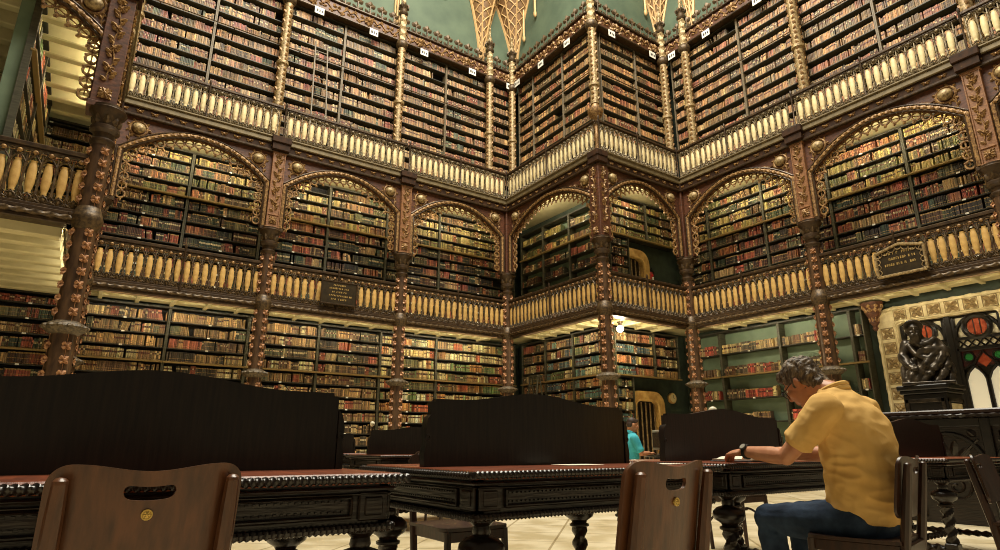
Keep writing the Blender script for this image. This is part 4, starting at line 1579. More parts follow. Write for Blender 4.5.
def statue():
    root = thing('bronze_statue', 'dark bronze half-length statue of a bearded man in drapery on the pedestal', 'statue', (11.55, 4.26, 1.84), math.radians(-72))
    b = MB()
    # local: faces -y, x to the viewer's right
    b.ell((0, .02, .14), (.33, .25, .20), 18, 10)
    b.ell((.02, .0, .30), (.29, .21, .22), 18, 10)
    b.ell((-.02, .03, .50), (.215, .155, .26), 18, 10)
    b.ell((-.03, .03, .70), (.245, .135, .12), 18, 10)
    capsule(b, [(-.03, .01, .76), (-.05, -.05, .90)], [.085, .072])
    Hs = Matrix.Translation((-.09, -.07, .93)) @ Matrix.Rotation(.10, 4, 'Z') @ Matrix.Rotation(.08, 4, 'X') @ Matrix.Scale(1.36, 4)
    b.ell((0, .01, .0), (.086, .104, .112), 18, 12, T=Hs)
    b.ell((0, -.065, -.085), (.064, .052, .080), 12, 8, T=Hs)     # beard
    b.ell((0, -.080, -.135), (.042, .032, .050), 10, 8, T=Hs)
    b.ell((0, -.060, -.03), (.052, .05, .06), 12, 8, T=Hs)
    b.ell((0, -.118, -.012), (.015, .026, .034), 8, 6, T=Hs)      # nose
    b.ell((0, -.092, .032), (.060, .024, .012), 8, 6, T=Hs)       # brow
    for s_ in (-1, 1):
        b.ell((s_ * .038, -.092, -.030), (.024, .022, .020), 8, 6, T=Hs)
        b.ell((s_ * .088, -.0, .0), (.012, .024, .034), 8, 6, T=Hs)
        b.ell((s_ * .022, -.112, -.062), (.028, .016, .011), 8, 6, T=Hs)   # moustache
    for k in range(11):
        a = PI * k / 10
        for d in (-.035, .02, .07):
            b.ell((.090 * math.cos(a), d - .02 * math.sin(a), .035 + .072 * math.sin(a)), (.026, .030, .026), 8, 6, T=Hs)   # curls
    capsule(b, [(-.25, .03, .70), (-.33, -.05, .47), (-.24, -.20, .33)], [.10, .088, .062])    # arm at viewer's left
    capsule(b, [(.19, .03, .70), (.30, -.08, .55), (.06, -.20, .56)], [.10, .088, .058])       # arm across the chest
    b.ell((-.21, -.24, .30), (.058, .05, .042), 10, 6)
    for k in range(4):
        capsule(b, [(-.225 + .028 * k, -.27, .30), (-.215 + .028 * k, -.315, .275), (-.21 + .026 * k, -.325, .235)], [.016, .014, .012], 6)
        capsule(b, [(.01, -.215, .60 - .026 * k), (-.05, -.215, .59 - .024 * k), (-.085, -.205, .575 - .022 * k)], [.016, .014, .012], 6)
    capsule(b, [(-.18, -.23, .32), (-.15, -.28, .33)], [.018, .014], 6)
    capsule(b, [(.02, -.22, .60), (-.01, -.23, .645)], [.018, .014], 6)
    b.ell((.04, -.205, .56), (.055, .04, .055), 10, 6)
    # broad folds of drapery lying on the body
    folds = [((.21, -.06, .74), (.17, -.17, .52), (.02, -.22, .34), (-.20, -.23, .16)), ((.27, -.06, .64), (.26, -.17, .44), (.10, -.24, .24), (-.06, -.26, .06)),
             ((.33, -.01, .48), (.31, -.14, .30), (.20, -.23, .12), (.14, -.25, .03)), ((.35, .06, .34), (.36, -.05, .20), (.31, -.14, .06), (.30, -.16, .02)),
             ((-.20, -.07, .66), (-.10, -.14, .50), (.06, -.19, .42), (.20, -.18, .38)), ((-.28, -.06, .44), (-.33, -.10, .28), (-.34, -.14, .12), (-.36, -.14, .02)),
             ((-.16, -.15, .42), (-.24, -.20, .22), (-.26, -.23, .10), (-.28, -.24, .02)), ((-.02, -.21, .28), (-.12, -.25, .14), (-.16, -.27, .06), (-.18, -.27, .02)),
             ((-.14, -.10, .74), (-.02, -.13, .66), (.10, -.13, .68), (.18, -.08, .74))]
    for f in folds:
        capsule(b, f, [.05, .062, .066, .06], 8)
    me = remesh(b, .012, 3, 'figure')
    for v in me.vertices:
        if v.co.z < .78:
            v.co = v.co + v.normal * (.010 * math.sin(30 * (v.co.x * .8 + v.co.z * .6) + 5 * noise.noise(v.co * 4)) * min(1, (.80 - v.co.z) * 3))
    me.materials.append(M['bronze_black'])
    fo = link('figure', me, root)
    fo.scale = (.92, 1, 1)
    MB().cbox(-.36, .36, -.33, .30, 0, .05, .01).build('plinth', M['bronze_black'], root)


statue()


# ------------------------------------------------------------------ reading tables
TD = 1.00


def make_table(x, vf, label, panel='panel', ph=.60, pdx=0.0):
    root = thing('reading_table', label, 'table', (x, vf, 0))
    hl = .69
    MB().cbox(-hl + .012, hl - .012, .012, TD - .012, .748, .78, .006).build('tabletop', M['desk_top'], root)
    mb = MB()
    loop = []
    for a, b_ in (((-hl, 0), (hl, 0)), ((hl, 0), (hl, TD)), ((hl, TD), (-hl, TD)), ((-hl, TD), (-hl, 0))):
        n = int(math.dist(a, b_) / .004)
        loop += [(a[0] + (b_[0] - a[0]) * k / n, a[1] + (b_[1] - a[1]) * k / n, .763) for k in range(n)]
    mb.sweep(loop, .0125, 12, closed=True, lobes=3, amp=.22, twist=105)
    mb.build('rope_edge', M['desk'], root)
    ap = MB()
    ins = .045
    for (a, b_, rz) in (((-hl + ins, ins), (hl - ins, ins), 0), ((hl - ins, ins), (hl - ins, TD - ins), PI / 2), ((hl - ins, TD - ins), (-hl + ins, TD - ins), PI), ((-hl + ins, TD - ins), (-hl + ins, ins), -PI / 2)):
        L_ = math.dist(a, b_)
        T = Matrix.Translation((a[0], a[1], 0)) @ Matrix.Rotation(rz, 4, 'Z')
        ap.box(0, L_, 0, .03, .612, .748, T)
        ap.cbox(-.016, L_ + .016, -.022, .02, .728, .740, .005, T)
        ap.cbox(.0, L_, -.012, .02, .714, .722, .003, T)
        # raised frame of the long panel with beads
        for (p0, p1, q0, q1) in ((.12, L_ - .12, .706, .714), (.12, L_ - .12, .648, .660), (.12, .128, .654, .714), (L_ - .128, L_ - .12, .654, .714)):
            ap.cbox(p0, p1, -.016, .01, q0, q1, .004, T)
        for q in (.004, L_ - .10):
            ap.cbox(q, q + .096, -.012, .01, .640, .725, .004, T)
            ap.cbox(q + .018, q + .078, -.018, -.008, .655, .710, .004, T)
        for k in range(int((L_ - .26) / .02)):
            ap.box(.135 + .02 * k, .145 + .02 * k, -.006, .01, .667, .672, T)
            ap.box(.135 + .02 * k, .145 + .02 * k, -.006, .01, .697, .702, T)
    ap.build('apron', M['desk'], root, smooth=.5)
    gd = MB()
    loop = []
    q = ins - .012
    for a, b_ in (((-hl + q, q), (hl - q, q)), ((hl - q, q), (hl - q, TD - q)), ((hl - q, TD - q), (-hl + q, TD - q)), ((-hl + q, TD - q), (-hl + q, q))):
        n = int(math.dist(a, b_) / .004)
        loop += [(a[0] + (b_[0] - a[0]) * k / n, a[1] + (b_[1] - a[1]) * k / n, .620) for k in range(n)]
    gd.sweep(loop, .0125, 9, closed=True, lobes=3, amp=.22, twist=120)
    gd.build('lower_moulding', M['desk'], root)
    if 'leg' not in CH:
        l_ = MB().lathe([(.045, .628), (.045, .60), (.030, .585), (.034, .565), (.030, .555), (.060, .545), (.082, .525), (.086, .505), (.078, .485), (.048, .465), (.040, .452), (.055, .445), (.055, .435),
                         (.038, .425)], 0, 0, 18)
        l_.sweep([(0, 0, z) for z in np.linspace(.43, .17, 60)], .036, 14, lobes=2, amp=.24, twist=44)
        l_.cbox(-.042, .042, -.042, .042, .10, .175, .006)
        l_.lathe([(.03, .10), (.05, .08), (.055, .05), (.04, .015), (.035, 0)], 0, 0, 14)
        CH['leg'] = l_.mesh('leg', M['desk'])
    for sx in (-1, 1):
        for y in (.105, TD - .105):
            link('leg', CH['leg'], root, (sx * (hl - .105), y, 0))
        MB().sweep([(sx * (hl - .105), y, .137) for y in np.linspace(.14, TD - .14, 60)], .022, 8, lobes=2, amp=.28, twist=46).build('stretcher', M['desk'], root)
    MB().sweep([(x_, TD / 2, .137) for x_ in np.linspace(-hl + .12, hl - .12, 90)], .022, 8, lobes=2, amp=.28, twist=46).build('stretcher', M['desk'], root)

    def hi(x_):
        a = abs(x_)
        s_ = .045 * (.5 + .5 * math.cos(PI * min(1, a / .44)))
        return .283 + s_ - (.012 if a > ph - .02 else 0)
    xs = sorted(set([-ph, -ph + .019, -ph + .021, ph - .021, ph - .019, ph] + list(np.linspace(-ph + .03, ph - .03, 41))))
    p = grid_solid(xs, lambda x_: 0, hi, 2, lambda x_, z: TD / 2 - .016, .032)
    dv = p.build('divider_panel', M[panel], root, (pdx, 0, .780), smooth=.4)
    for s_ in (-1, 1):
        poly = [(s_ * (ph + q), z) for q, z in ((.002, 0), (.028, 0), (.031, .05), (.022, .10), (.028, .15), (.018, .20), (.002, .215))]
        w = MB().prism(poly if s_ > 0 else poly[::-1], TD / 2 - .022, TD / 2 + .022)
        w.torus((s_ * (ph + .014), TD / 2 - .02, .12), .010, .006, 10, 5, 'y')
        w.build('scroll_bracket', M[panel], dv)
    return root


make_table(.222, 1.85, 'nearest reading table at lower left, behind the nearest wooden chair', ph=.62)
make_table(1.862, 1.87, 'middle reading table with bare red-brown top, between two foreground tables', ph=.577, pdx=-.024)
make_table(3.60, 2.08, 'reading table the man in the mustard shirt leans on', 'panel_red')
make_table(6.10, 1.98, 'reading table behind the seated man, in front of the carved counter', 'panel_red')
make_table(3.52, 6.45, 'distant reading table seen between the left and middle foreground tables')
make_table(2.95, 8.6, 'farthest reading table, left and behind the other distant table')


# ------------------------------------------------------------------ chairs
def make_chair(x, y, rz, label, m='chair', emblem=False):
    root = thing('wooden_chair', label, 'chair', (x, y, 0), rz)
    hw = .20

    def lean(z):
        return -(z - .45) * .18

    def yf(x_, z):
        return lean(z) + .034 * (x_ / hw) ** 2 + .010
    R_ = .045

    def top(x_):
        a = abs(x_)
        z = .806 + .016 * math.sin(min(1, a / .15) * PI / 2) ** 2
        if a > hw - R_:
            d = a - (hw - R_)
            z -= R_ - math.sqrt(max(0, R_ * R_ - d * d))
        return z

    def bot(x_):
        a = abs(x_)
        z = .560
        if a > hw - R_:
            d = a - (hw - R_)
            z += R_ - math.sqrt(max(0, R_ * R_ - d * d))
        return z
    sw, shh, zc = .053, .015, .757

    def slot(x_):
        a = abs(x_)
        if a >= sw:
            return 0
        e = sw - .016
        return shh if a < e else math.sqrt(max(0, shh * shh - ((a - e) * shh / .016) ** 2))

    def smile(x_):
        return zc + .006 * min(1.0, (x_ / sw) ** 2)
    xs = sorted(set(list(np.linspace(-hw, hw, 49)) + [-sw, sw] + list(np.linspace(-sw, sw, 19)) + [s_ * (hw - R_ * (1 - math.sin(t))) for s_ in (-1, 1) for t in np.linspace(0, PI / 2, 7)]))
    xs = [x_ for i, x_ in enumerate(xs) if i == 0 or x_ - xs[i - 1] > 1e-5]
    th = .011
    p = MB()
    p.merge(grid_solid(xs, bot, lambda v: smile(v) - slot(v) - (0 if abs(v) < sw - 1e-6 else 0), 4, yf, th))
    p.merge(grid_solid(xs, lambda v: smile(v) + slot(v), top, 2, yf, th))
    brst = p.build('backrest', M[m], root, smooth=.6)
    for s_ in (-1, 1):
        st = MB()
        pts = [(s_ * .172, lean(z) + .034 * (.172 / hw) ** 2 - .012 - (0 if z > .4 else (.4 - z) * .10), z) for z in (0, .15, .3, .45, .6, .72, .785)]
        st.sweep(pts, [.017, .018, .020, .021, .020, .018, .015], 8, up=(1, 0, 0), flat=1.0)
        st.ell(pts[-1], (.016, .016, .012), 8, 5)
        st.build('rear_leg', M[m], root)
    s2 = grid_solid(list(np.linspace(-.2, .2, 21)), lambda v: 0, lambda v: .40 - (.03 if abs(v) > .185 else 0) - .02 * (v / .2) ** 2, 8, lambda v, z: 0, .016)
    # lay the seat flat with a slight saddle
    seat = MB()
    seat.add([(v[0], v[2] + .02, .452 + (v[1]) - .012 * math.cos(v[0] / .2 * PI / 2) * math.sin(min(1, v[2] / .4) * PI)) for v in s2.v], [f[::-1] for f in s2.f])
    seat.build('seat', M[m], root, smooth=.6)
    rl_ = MB()
    rl_.cbox(-.17, .17, .385, .405, .40, .45, .004).cbox(-.17, .17, .0, .02, .40, .45, .004)
    for s_ in (-1, 1):
        rl_.cbox(s_ * .165 - .01, s_ * .165 + .01, 0, .40, .40, .45, .004)
    rl_.build('seat_rail', M[m], root)
    for s_ in (-1, 1):
        MB().sweep([(s_ * .172, .392, .45), (s_ * .176, .400, .2), (s_ * .18, .41, 0)], [.019, .017, .014], 8).build('front_leg', M[m], root)
        MB().sweep([(s_ * .172, .02 + .37 * t, .20 + .13 * math.sin(PI * t)) for t in np.linspace(0, 1, 13)], .010, 6).build('stretcher', M[m], root)
    MB().sweep([(-.17, .2, .32), (.17, .2, .32)], .010, 6).build('stretcher', M[m], root)
    if emblem:
        yy = yf(0, .712) - .004
        MB().lathe([(.0115, 0), (.0115, .003), (.008, .005), (.002, .004)], 0, 0, 16, T=Matrix.Translation((0, yy + .004, .712)) @ Matrix.Rotation(PI / 2, 4, 'X')).torus((0, yy - .001, .712), .0105, .002, 14, 5, 'y').rosette(0, .712, .008, .003, yy - .001, 6).build(
            'brass_emblem', M['brass'], brst)
    return root


make_chair(.168, 1.69, 0, 'nearest brown wooden chair at lower left, back turned to us, brass emblem', 'chair', True)
make_chair(1.42, 1.24, math.radians(8), 'brown wooden chair with slotted back in front of the middle table', 'chair', True)
make_chair(3.20, 1.35, math.radians(12), "chair the man in the mustard shirt sits on", 'chair_dark')
make_chair(4.40, 1.42, math.radians(186), 'dark wooden chair at right edge facing us, beside the twisted table legs', 'chair_dark')
make_chair(1.80, 3.22, PI, 'wooden chair tucked in on the far side of the middle table', 'chair_dark')
make_chair(3.3, 6.15, 0, 'dark chair at the distant reading table', 'chair_dark')
make_chair(2.6, 8.3, 0, 'dark chair at the farthest reading table', 'chair_dark')
make_chair(5.0, 3.75, PI, 'chair on the far side of the table the reader uses', 'chair_dark')


# ------------------------------------------------------------------ people


def loft(mb, rings, n=22):
    """closed body from (x, y, z, half width, half depth) rings"""
    vs = []
    for (x, y, z, w, d) in rings:
        for j in range(n):
            a = 2 * PI * j / n
            ca, sa = math.cos(a), math.sin(a)
            k = (abs(ca) ** 2.5 + abs(sa) ** 2.5) ** (-1 / 2.5)
            vs.append((x + w * ca * k, y + d * sa * k, z))
    fs = []
    for i in range(len(rings) - 1):
        for j in range(n):
            j2 = (j + 1) % n
            fs.append((i * n + j, i * n + j2, (i + 1) * n + j2, (i + 1) * n + j))
    fs += [tuple(range(n))[::-1], tuple((len(rings) - 1) * n + j for j in range(n))]
    return mb.add(vs, fs)


def hand(mb, W, D, N, S_, curl=.5, sc_=1.0):
    """palm and five fingers. W wrist, D direction, N back-of-hand normal, S_ towards the thumb side"""
    W, D, N, S_ = Vector(W), Vector(D).normalized(), Vector(N).normalized(), Vector(S_).normalized()
    c = W + D * .052 * sc_
    R_ = Matrix((S_, D, N)).transposed()
    mb.ell(c, (.040 * sc_, .052 * sc_, .016 * sc_), 12, 8, R=R_)
    mb.ell(c + D * .02 * sc_, (.042 * sc_, .034 * sc_, .015 * sc_), 12, 8, R=R_)
    for k, (off, ln) in enumerate(((.030, .070), (.010, .078), (-.010, .073), (-.029, .058))):
        p = c + D * .040 * sc_ + S_ * off * sc_
        pts, ang = [p], .12
        for seg, f in enumerate((.45, .32, .23)):
            ang += curl * (.55 + .12 * k)
            p = p + (D * math.cos(ang) - N * math.sin(ang) + S_ * off * .6) * ln * f * sc_
            pts.append(p)
        capsule(mb, pts, [.0095 * sc_, .0088 * sc_, .0080 * sc_, .0070 * sc_], 8)
    p = W + D * .022 * sc_ + S_ * .026 * sc_
    pts = [p]
    for seg, (f, a, dn) in enumerate(((.034, .75, .25), (.028, .45, .5), (.022, .15, .6))):
        p = p + (S_ * a + D * (1 - a * .5) - N * dn).normalized() * f * sc_
        pts.append(p)
    capsule(mb, pts, [.014 * sc_, .0115 * sc_, .010 * sc_, .008 * sc_], 8)


def head_parts(mb, H):
    mb.ell((0, -.012, .022), (.076, .097, .100), 18, 12, T=H)
    mb.ell((0, .028, -.045), (.058, .066, .074), 14, 10, T=H)
    mb.ell((0, .068, -.098), (.026, .022, .020), 10, 8, T=H)
    mb.ell((0, .074, -.020), (.046, .028, .060), 12, 8, T=H)
    mb.ell((0, .100, -.012), (.010, .020, .030), 8, 6, T=H)
    mb.ell((0, .108, -.030), (.016, .016, .012), 8, 6, T=H)
    mb.ell((0, .080, .022), (.050, .018, .012), 10, 6, T=H)
    mb.ell((0, .092, -.062), (.024, .010, .006), 8, 6, T=H)
    mb.ell((0, .090, -.073), (.020, .010, .006), 8, 6, T=H)
    for s_ in (-1, 1):
        mb.ell((s_ * .040, .066, -.028), (.022, .022, .020), 8, 6, T=H)
        mb.ell((s_ * .077, -.006, -.014), (.010, .020, .034), 8, 6, T=H)
        mb.ell((s_ * .084, -.012, -.006), (.008, .014, .022), 8, 6, T=H)


def seated_person(name, label, x, y, rz, J, mats, hairfn, wrinkle=.006, voxel=.006, glasses=False, watch=False):
    root = thing(name, label, 'person', (x, y, 0), rz)
    tors = J['torso']
    body = MB()
    loft(body, [(a, b_, z, w - .012, d - .012) for (a, b_, z, w, d) in tors])
    for s_ in ('L', 'R'):
        sh, el, wr = J['arm' + s_]
        mid = Vector(el).lerp(Vector(wr), .35)
        capsule(body, [sh, Vector(sh).lerp(Vector(el), .5), el, mid, wr], [.058, .050, .042, .043, .028], 12)
        d = (Vector(J['hand' + s_][0])).normalized()
        hand(body, wr, d, J['hand' + s_][1], J['hand' + s_][2], J['curl'], 1.1)
        hp, kn, an = J['leg' + s_]
        capsule(body, [hp, Vector(hp).lerp(Vector(kn), .5), kn, Vector(kn).lerp(Vector(an), .35), an], [.080, .072, .055, .050, .034], 12)
        capsule(body, [an, Vector(an) + Vector((0, .06, -.045)), Vector(an) + Vector((0, .16, -.06))], [.034, .036, .028], 8)
    H = Matrix.Translation(J['head']) @ Matrix.Rotation(J['turn'], 4, 'Z') @ Matrix.Rotation(-J['tilt'], 4, 'X')
    head_parts(body, H)
    nb = Vector(J['neck'])
    capsule(body, [nb - Vector((0, .01, .05)), nb, H @ Vector((0, -.035, -.05))], [.062, .056, .054], 12)
    me = remesh(body, voxel, 2, 'body')
    me.materials.append(M['skin'])
    link('body', me, root)
    # eyes
    ey = MB()
    for s_ in (-1, 1):
        ey.ell((s_ * .032, .079, .002), (.011, .009, .008), 8, 6, T=H)
    ey.build('eye', M['white_card'], root)
    # shirt
    sh_ = MB()
    loft(sh_, tors)
    for s_ in ('L', 'R'):
        sh, el, wr = [Vector(v) for v in J['arm' + s_]]
        capsule(sh_, [sh + Vector((0, 0, .004)), sh.lerp(el, .45), sh.lerp(el, J['sleeve'])], [.074, .070, .066], 14)
        e2 = sh.lerp(el, J['sleeve'])
        d = (el - sh).normalized()
        sh_.sweep([e2 - d * .02, e2 + d * .03], [.068, .071], 14)
    me = remesh(sh_, voxel * 1.2, 4, 'shirt')
    if wrinkle:
        nn = np.zeros(len(me.vertices) * 3)
        me.vertices.foreach_get('normal', nn)
        nn = nn.reshape(-1, 3)
        for i, v in enumerate(me.vertices):
            c = v.co
            low = max(0.0, min(1.0, (1.0 - c.z) / .30))
            a = noise.noise(Vector((c.x * 5, c.y * 7 + c.z * 9, c.z * 17 - c.y * 8))) * (.35 + .9 * low)
            b_ = noise.noise(Vector((c.x * 11 + 3, c.y * 20, c.z * 12 + c.y * 14))) * .55
            a = (1 - abs(a) * 2.0) * .5 if True else a
            v.co = c + Vector(nn[i]) * (wrinkle * 1.9 * (a + b_ * .7))
    me.materials.append(M[mats[0]])
    link('shirt', me, root)
    cl = MB()
    for k in range(2):
        cl.sweep([nb + Vector((.068 * math.cos(a), -.004 + .064 * math.sin(a), .012 - .022 * k + .028 * -math.sin(a))) for a in np.linspace(PI * .62, PI * 2.38, 22)], .013 + .006 * k, 8)
    cl.build('collar', M[mats[0]], root)
    # trousers
    tj = MB()
    t0 = tors[0]
    loft(tj, [(t0[0], t0[1], .44, t0[3] - .03, t0[4] - .02), (t0[0], t0[1], .50, t0[3] - .022, t0[4] - .016), (t0[0], t0[1] - .002, .585, t0[3] - .025, t0[4] - .02), (t0[0], t0[1], .62, t0[3] - .02, t0[4] - .02)])
    for s_ in ('L', 'R'):
        hp, kn, an = [Vector(v) for v in J['leg' + s_]]
        capsule(tj, [hp, hp.lerp(kn, .5), kn, kn.lerp(an, .35), an + Vector((0, 0, .04))], [.098, .092, .074, .066, .056], 14)
    me = remesh(tj, voxel * 1.2, 3, 'trousers')
    for v in me.vertices:
        c = v.co
        v.co = c + v.normal * (.005 * noise.noise(c * 16) + .003 * noise.noise(Vector((c.x * 30, c.y * 12, c.z * 40))))
    me.materials.append(M[mats[1]])
    link('trousers', me, root)
    for s_ in ('L', 'R'):
        an = Vector(J['leg' + s_][2])
        f = MB()
        capsule(f, [an + Vector((0, -.02, -.035)), an + Vector((0, .06, -.04)), an + Vector((0, .17, -.052))], [.042, .043, .034], 10)
        me = remesh(f, .008, 2, 'shoe')
        me.materials.append(M['leather'])
        link('shoe', me, root)
    hairfn(root, H, mats[2])
    if glasses:
        g = MB()
        for s_ in (-1, 1):
            g.torus((s_ * .032, .106, -.004), .023, .0025, 16, 5, 'y', T=H)
            g.sweep([(s_ * .056, .100, .002), (s_ * .080, .03, .004), (s_ * .084, -.01, .0), (s_ * .082, -.03, -.02)], .0025, 5, T=H)
        g.sweep([(-.010, .112, .0), (.010, .112, .0)], .0025, 5, T=H)
        g.build('spectacles', M['black_plastic'], root)
    if watch:
        el, wr = Vector(J['armL'][1]), Vector(J['armL'][2])
        d = (wr - el).normalized()
        c = wr - d * .022
        n_ = Vector((-.75, -.1, .65))
        n_ = (n_ - d * n_.dot(d)).normalized()
        b_ = d.cross(n_)
        w = MB().sweep([c + (n_ * math.cos(a) + b_ * math.sin(a)) * .0335 for a in np.linspace(0, 2 * PI, 24)[:-1]], .005, 6, closed=True)
        w.sweep([c + d * .006 + (n_ * math.cos(a) + b_ * math.sin(a)) * .0335 for a in np.linspace(0, 2 * PI, 24)[:-1]], .005, 6, closed=True)
        w.sweep([c - d * .006 + (n_ * math.cos(a) + b_ * math.sin(a)) * .0335 for a in np.linspace(0, 2 * PI, 24)[:-1]], .005, 6, closed=True)
        wa = w.build('wristwatch', M['leather'], root)
        R_ = Matrix((d, b_, n_)).transposed().to_4x4()
        MB().lathe([(.019, 0), (.021, .004), (.019, .010)], 0, 0, 18, T=Matrix.Translation(c + n_ * .033) @ R_).build('watch_case', M['black_plastic'], wa)
        MB().lathe([(.0155, .010), (.0155, .0115)], 0, 0, 18, T=Matrix.Translation(c + n_ * .033) @ R_).build('watch_dial', M['grey_plastic'], wa)
    return root


def wavy_hair(root, H, m):
    b = MB()
    b.ell((0, -.024, .042), (.087, .104, .094), 20, 14, T=H)
    b.ell((0, -.050, -.005), (.078, .072, .080), 18, 12, T=H)
    b.ell((0, -.072, -.058), (.066, .046, .062), 14, 10, T=H)
    b.ell((0, .045, .086), (.058, .052, .036), 14, 10, T=H)
    for s_ in (-1, 1):
        b.ell((s_ * .070, -.002, .022), (.016, .030, .040), 10, 8, T=H)
        b.ell((s_ * .074, .010, -.010), (.008, .012, .024), 8, 6, T=H)
    me = remesh(b, .0045, 3, 'hair')
    inv = H.inverted()
    for v in me.vertices:
        c = inv @ v.co
        q = Vector((c.x * 42, c.y * 30 + c.z * 18, c.z * 40))
        a = noise.noise(q) + .55 * noise.noise(q * 2.1) + .5 * math.sin((c.y * 2.2 + c.z * 1.2) * 52 + 4 * noise.noise(c * 14))
        v.co = v.co + v.normal * (.0085 * a)
    me.materials.append(M[m])
    link('hair', me, root)


def short_hair(root, H, m):
    b = MB()
    b.ell((0, -.020, .045), (.080, .096, .082), 16, 12, T=H)
    b.ell((0, -.050, .0), (.076, .066, .07), 14, 10, T=H)
    b.ell((0, .058, .085), (.05, .034, .026), 12, 8, T=H)
    me = remesh(b, .008, 2, 'hair')
    me.materials.append(M[m])
    link('hair', me, root)


READER = {
    'torso': [(0, .060, .520, .172, .142), (0, .055, .60, .170, .142), (0, .040, .68, .168, .150), (0, .038, .78, .172, .154), (0, .045, .88, .182, .152), (0, .060, .97, .200, .145), (0, .075, 1.04, .196, .122),
              (0, .090, 1.085, .155, .098), (0, .105, 1.12, .100, .075), (0, .115, 1.145, .070, .062)],
    'armL': [(-.195, .075, 1.035), (-.265, .265, .815), (-.19, .545, .838)],
    'armR': [(.195, .075, 1.035), (.28, .30, .82), (.12, .58, .835)],
    'handL': [(.28, 1, -.10), (-.30, .15, .95), (.95, -.25, .25)],
    'handR': [(-.4, 1, -.1), (.2, .1, .95), (-.95, -.35, .2)],
    'legL': [(-.10, .05, .515), (-.15, .470, .505), (-.15, .42, .09)],
    'legR': [(.10, .05, .515), (.16, .470, .505), (.16, .50, .09)],
    'head': (.01, .285, 1.195), 'turn': 0.0, 'tilt': .62, 'neck': (0, .125, 1.135), 'curl': .55, 'sleeve': .60,
}
seated_person('person', 'grey-haired man in a mustard polo shirt and jeans, leaning over a table reading', 3.20, 1.50, 0, READER, ('shirt', 'jeans', 'hair'), wavy_hair, .010, .0055, True, True)
CLERK = {
    'torso': [(0, 0, .50, .175, .125), (0, 0, .62, .170, .12), (0, .0, .78, .178, .12), (0, .005, .93, .19, .118), (0, .01, 1.02, .185, .10), (0, .015, 1.07, .13, .08), (0, .02, 1.11, .075, .06)],
    'armL': [(-.19, .01, 1.01), (-.24, .10, .76), (-.08, .30, .77)],
    'armR': [(.19, .01, 1.01), (.24, .10, .76), (.08, .30, .77)],
    'handL': [(.5, 1, 0), (-.1, .1, 1), (1, -.4, .1)],
    'handR': [(-.5, 1, 0), (.1, .1, 1), (-1, -.4, .1)],
    'legL': [(-.09, 0, .48), (-.12, .42, .48), (-.12, .40, .09)],
    'legR': [(.09, 0, .48), (.12, .42, .48), (.12, .40, .09)],
    'head': (0, .055, 1.25), 'turn': 0.0, 'tilt': .22, 'neck': (0, .02, 1.11), 'curl': .4, 'sleeve': .72,
}
seated_person('person', 'dark-haired person in a turquoise shirt sitting at the far desk', 8.11, 7.74, math.radians(-118), CLERK, ('teal_shirt', 'jeans', 'hair_dark'), short_hair, .004, .009)
make_chair(7.94, 7.88, math.radians(-118), 'chair under the person in the turquoise shirt', 'chair_dark')

dk = thing('office_desk', 'dark desk with the old monitor, in front of the person in turquoise', 'desk', (8.62, 7.45, 0), math.radians(-28))
MB().cbox(-.25, .75, -.55, .35, .70, .74, .01).build('desk_top', M['black'], dk)
MB().cbox(.68, .72, -.5, .3, 0, .70, .005).cbox(-.05, .72, .27, .30, .1, .70, .005).build('side_panel', M['black'], dk)
MB().cbox(-.22, -.18, -.5, -.46, 0, .70, .005).build('leg', M['black'], dk)
MB().cbox(-.22, -.18, .26, .30, 0, .70, .005).build('leg', M['black'], dk)
mo = thing('crt_monitor', 'grey bulky computer monitor on the dark far desk', 'monitor', (8.54, 7.51, .74), math.radians(-28))
MB().cbox(-.02, .03, -.21, .21, .08, .42, .012).build('bezel', M['grey_plastic'], mo)
b = MB()
vs = [(.03, -.19, .10), (.03, .19, .10), (.03, .19, .40), (.03, -.19, .40), (.34, -.11, .12), (.34, .11, .12), (.34, .11, .30), (.34, -.11, .30)]
b.add(vs, [(0, 1, 2, 3), (4, 7, 6, 5), (0, 4, 5, 1), (1, 5, 6, 2), (2, 6, 7, 3), (3, 7, 4, 0)])
b.build('rear_housing', M['grey_plastic'], mo, smooth=None)
MB().cbox(-.024, -.018, -.17, .17, .12, .38, .002).build('screen', M['screen'], mo, smooth=None)
MB().lathe([(.13, 0), (.13, .02), (.06, .04), (.06, .10)], .12, 0, 16).build('stand', M['grey_plastic'], mo)

# papers, a book and lamps on the tables
pp = thing('paper_slip', 'small white paper slip on the right end of the middle table', 'paper', (2.40, 2.06, .7815), .3)
MB().cbox(-.07, .07, -.05, .05, 0, .002, .0005).build('sheet', M['paper'], pp, smooth=None)
pp = thing('paper_sheet', 'white paper sheet lying by the divider of the middle table', 'paper', (1.95, 2.20, .7815), -.1)
MB().cbox(-.10, .10, -.07, .07, 0, .002, .0005).build('sheet', M['paper'], pp, smooth=None)
bk = thing('open_book', 'open book lying on the table under the reader in mustard', 'book', (3.36, 2.27, .7815), .12)
MB().cbox(-.20, .20, -.13, .13, 0, .006, .002).build('cover', M['panel_red'], bk)
for s_ in (-1, 1):
    pg = grid_solid(list(np.linspace(.002, .19, 12)), lambda v: -.12, lambda v: .12, 1, lambda v, z: 0, .02)
    q = MB().add([(s_ * v[0], v[2], .006 + (v[1] if v[1] == 0 else .008 + .016 * math.sin(min(1, v[0] / .19 * 1.3 + .12) * PI) ** .7 * .8)) for v in pg.v], pg.f)
    q.build('pages', M['paper'], bk)


def desk_lamp(x, y, z, label):
    r = thing('desk_lamp', label, 'lamp', (x, y, .7805))
    MB().lathe([(.05, 0), (.05, .012), (.012, .02), (.010, z - .04)], 0, 0, 14).build('stand', M['bronze'], r)
    MB().ell((0, 0, z), (.030, .030, .030), 14, 10).build('globe', M['glass_pale'], r)


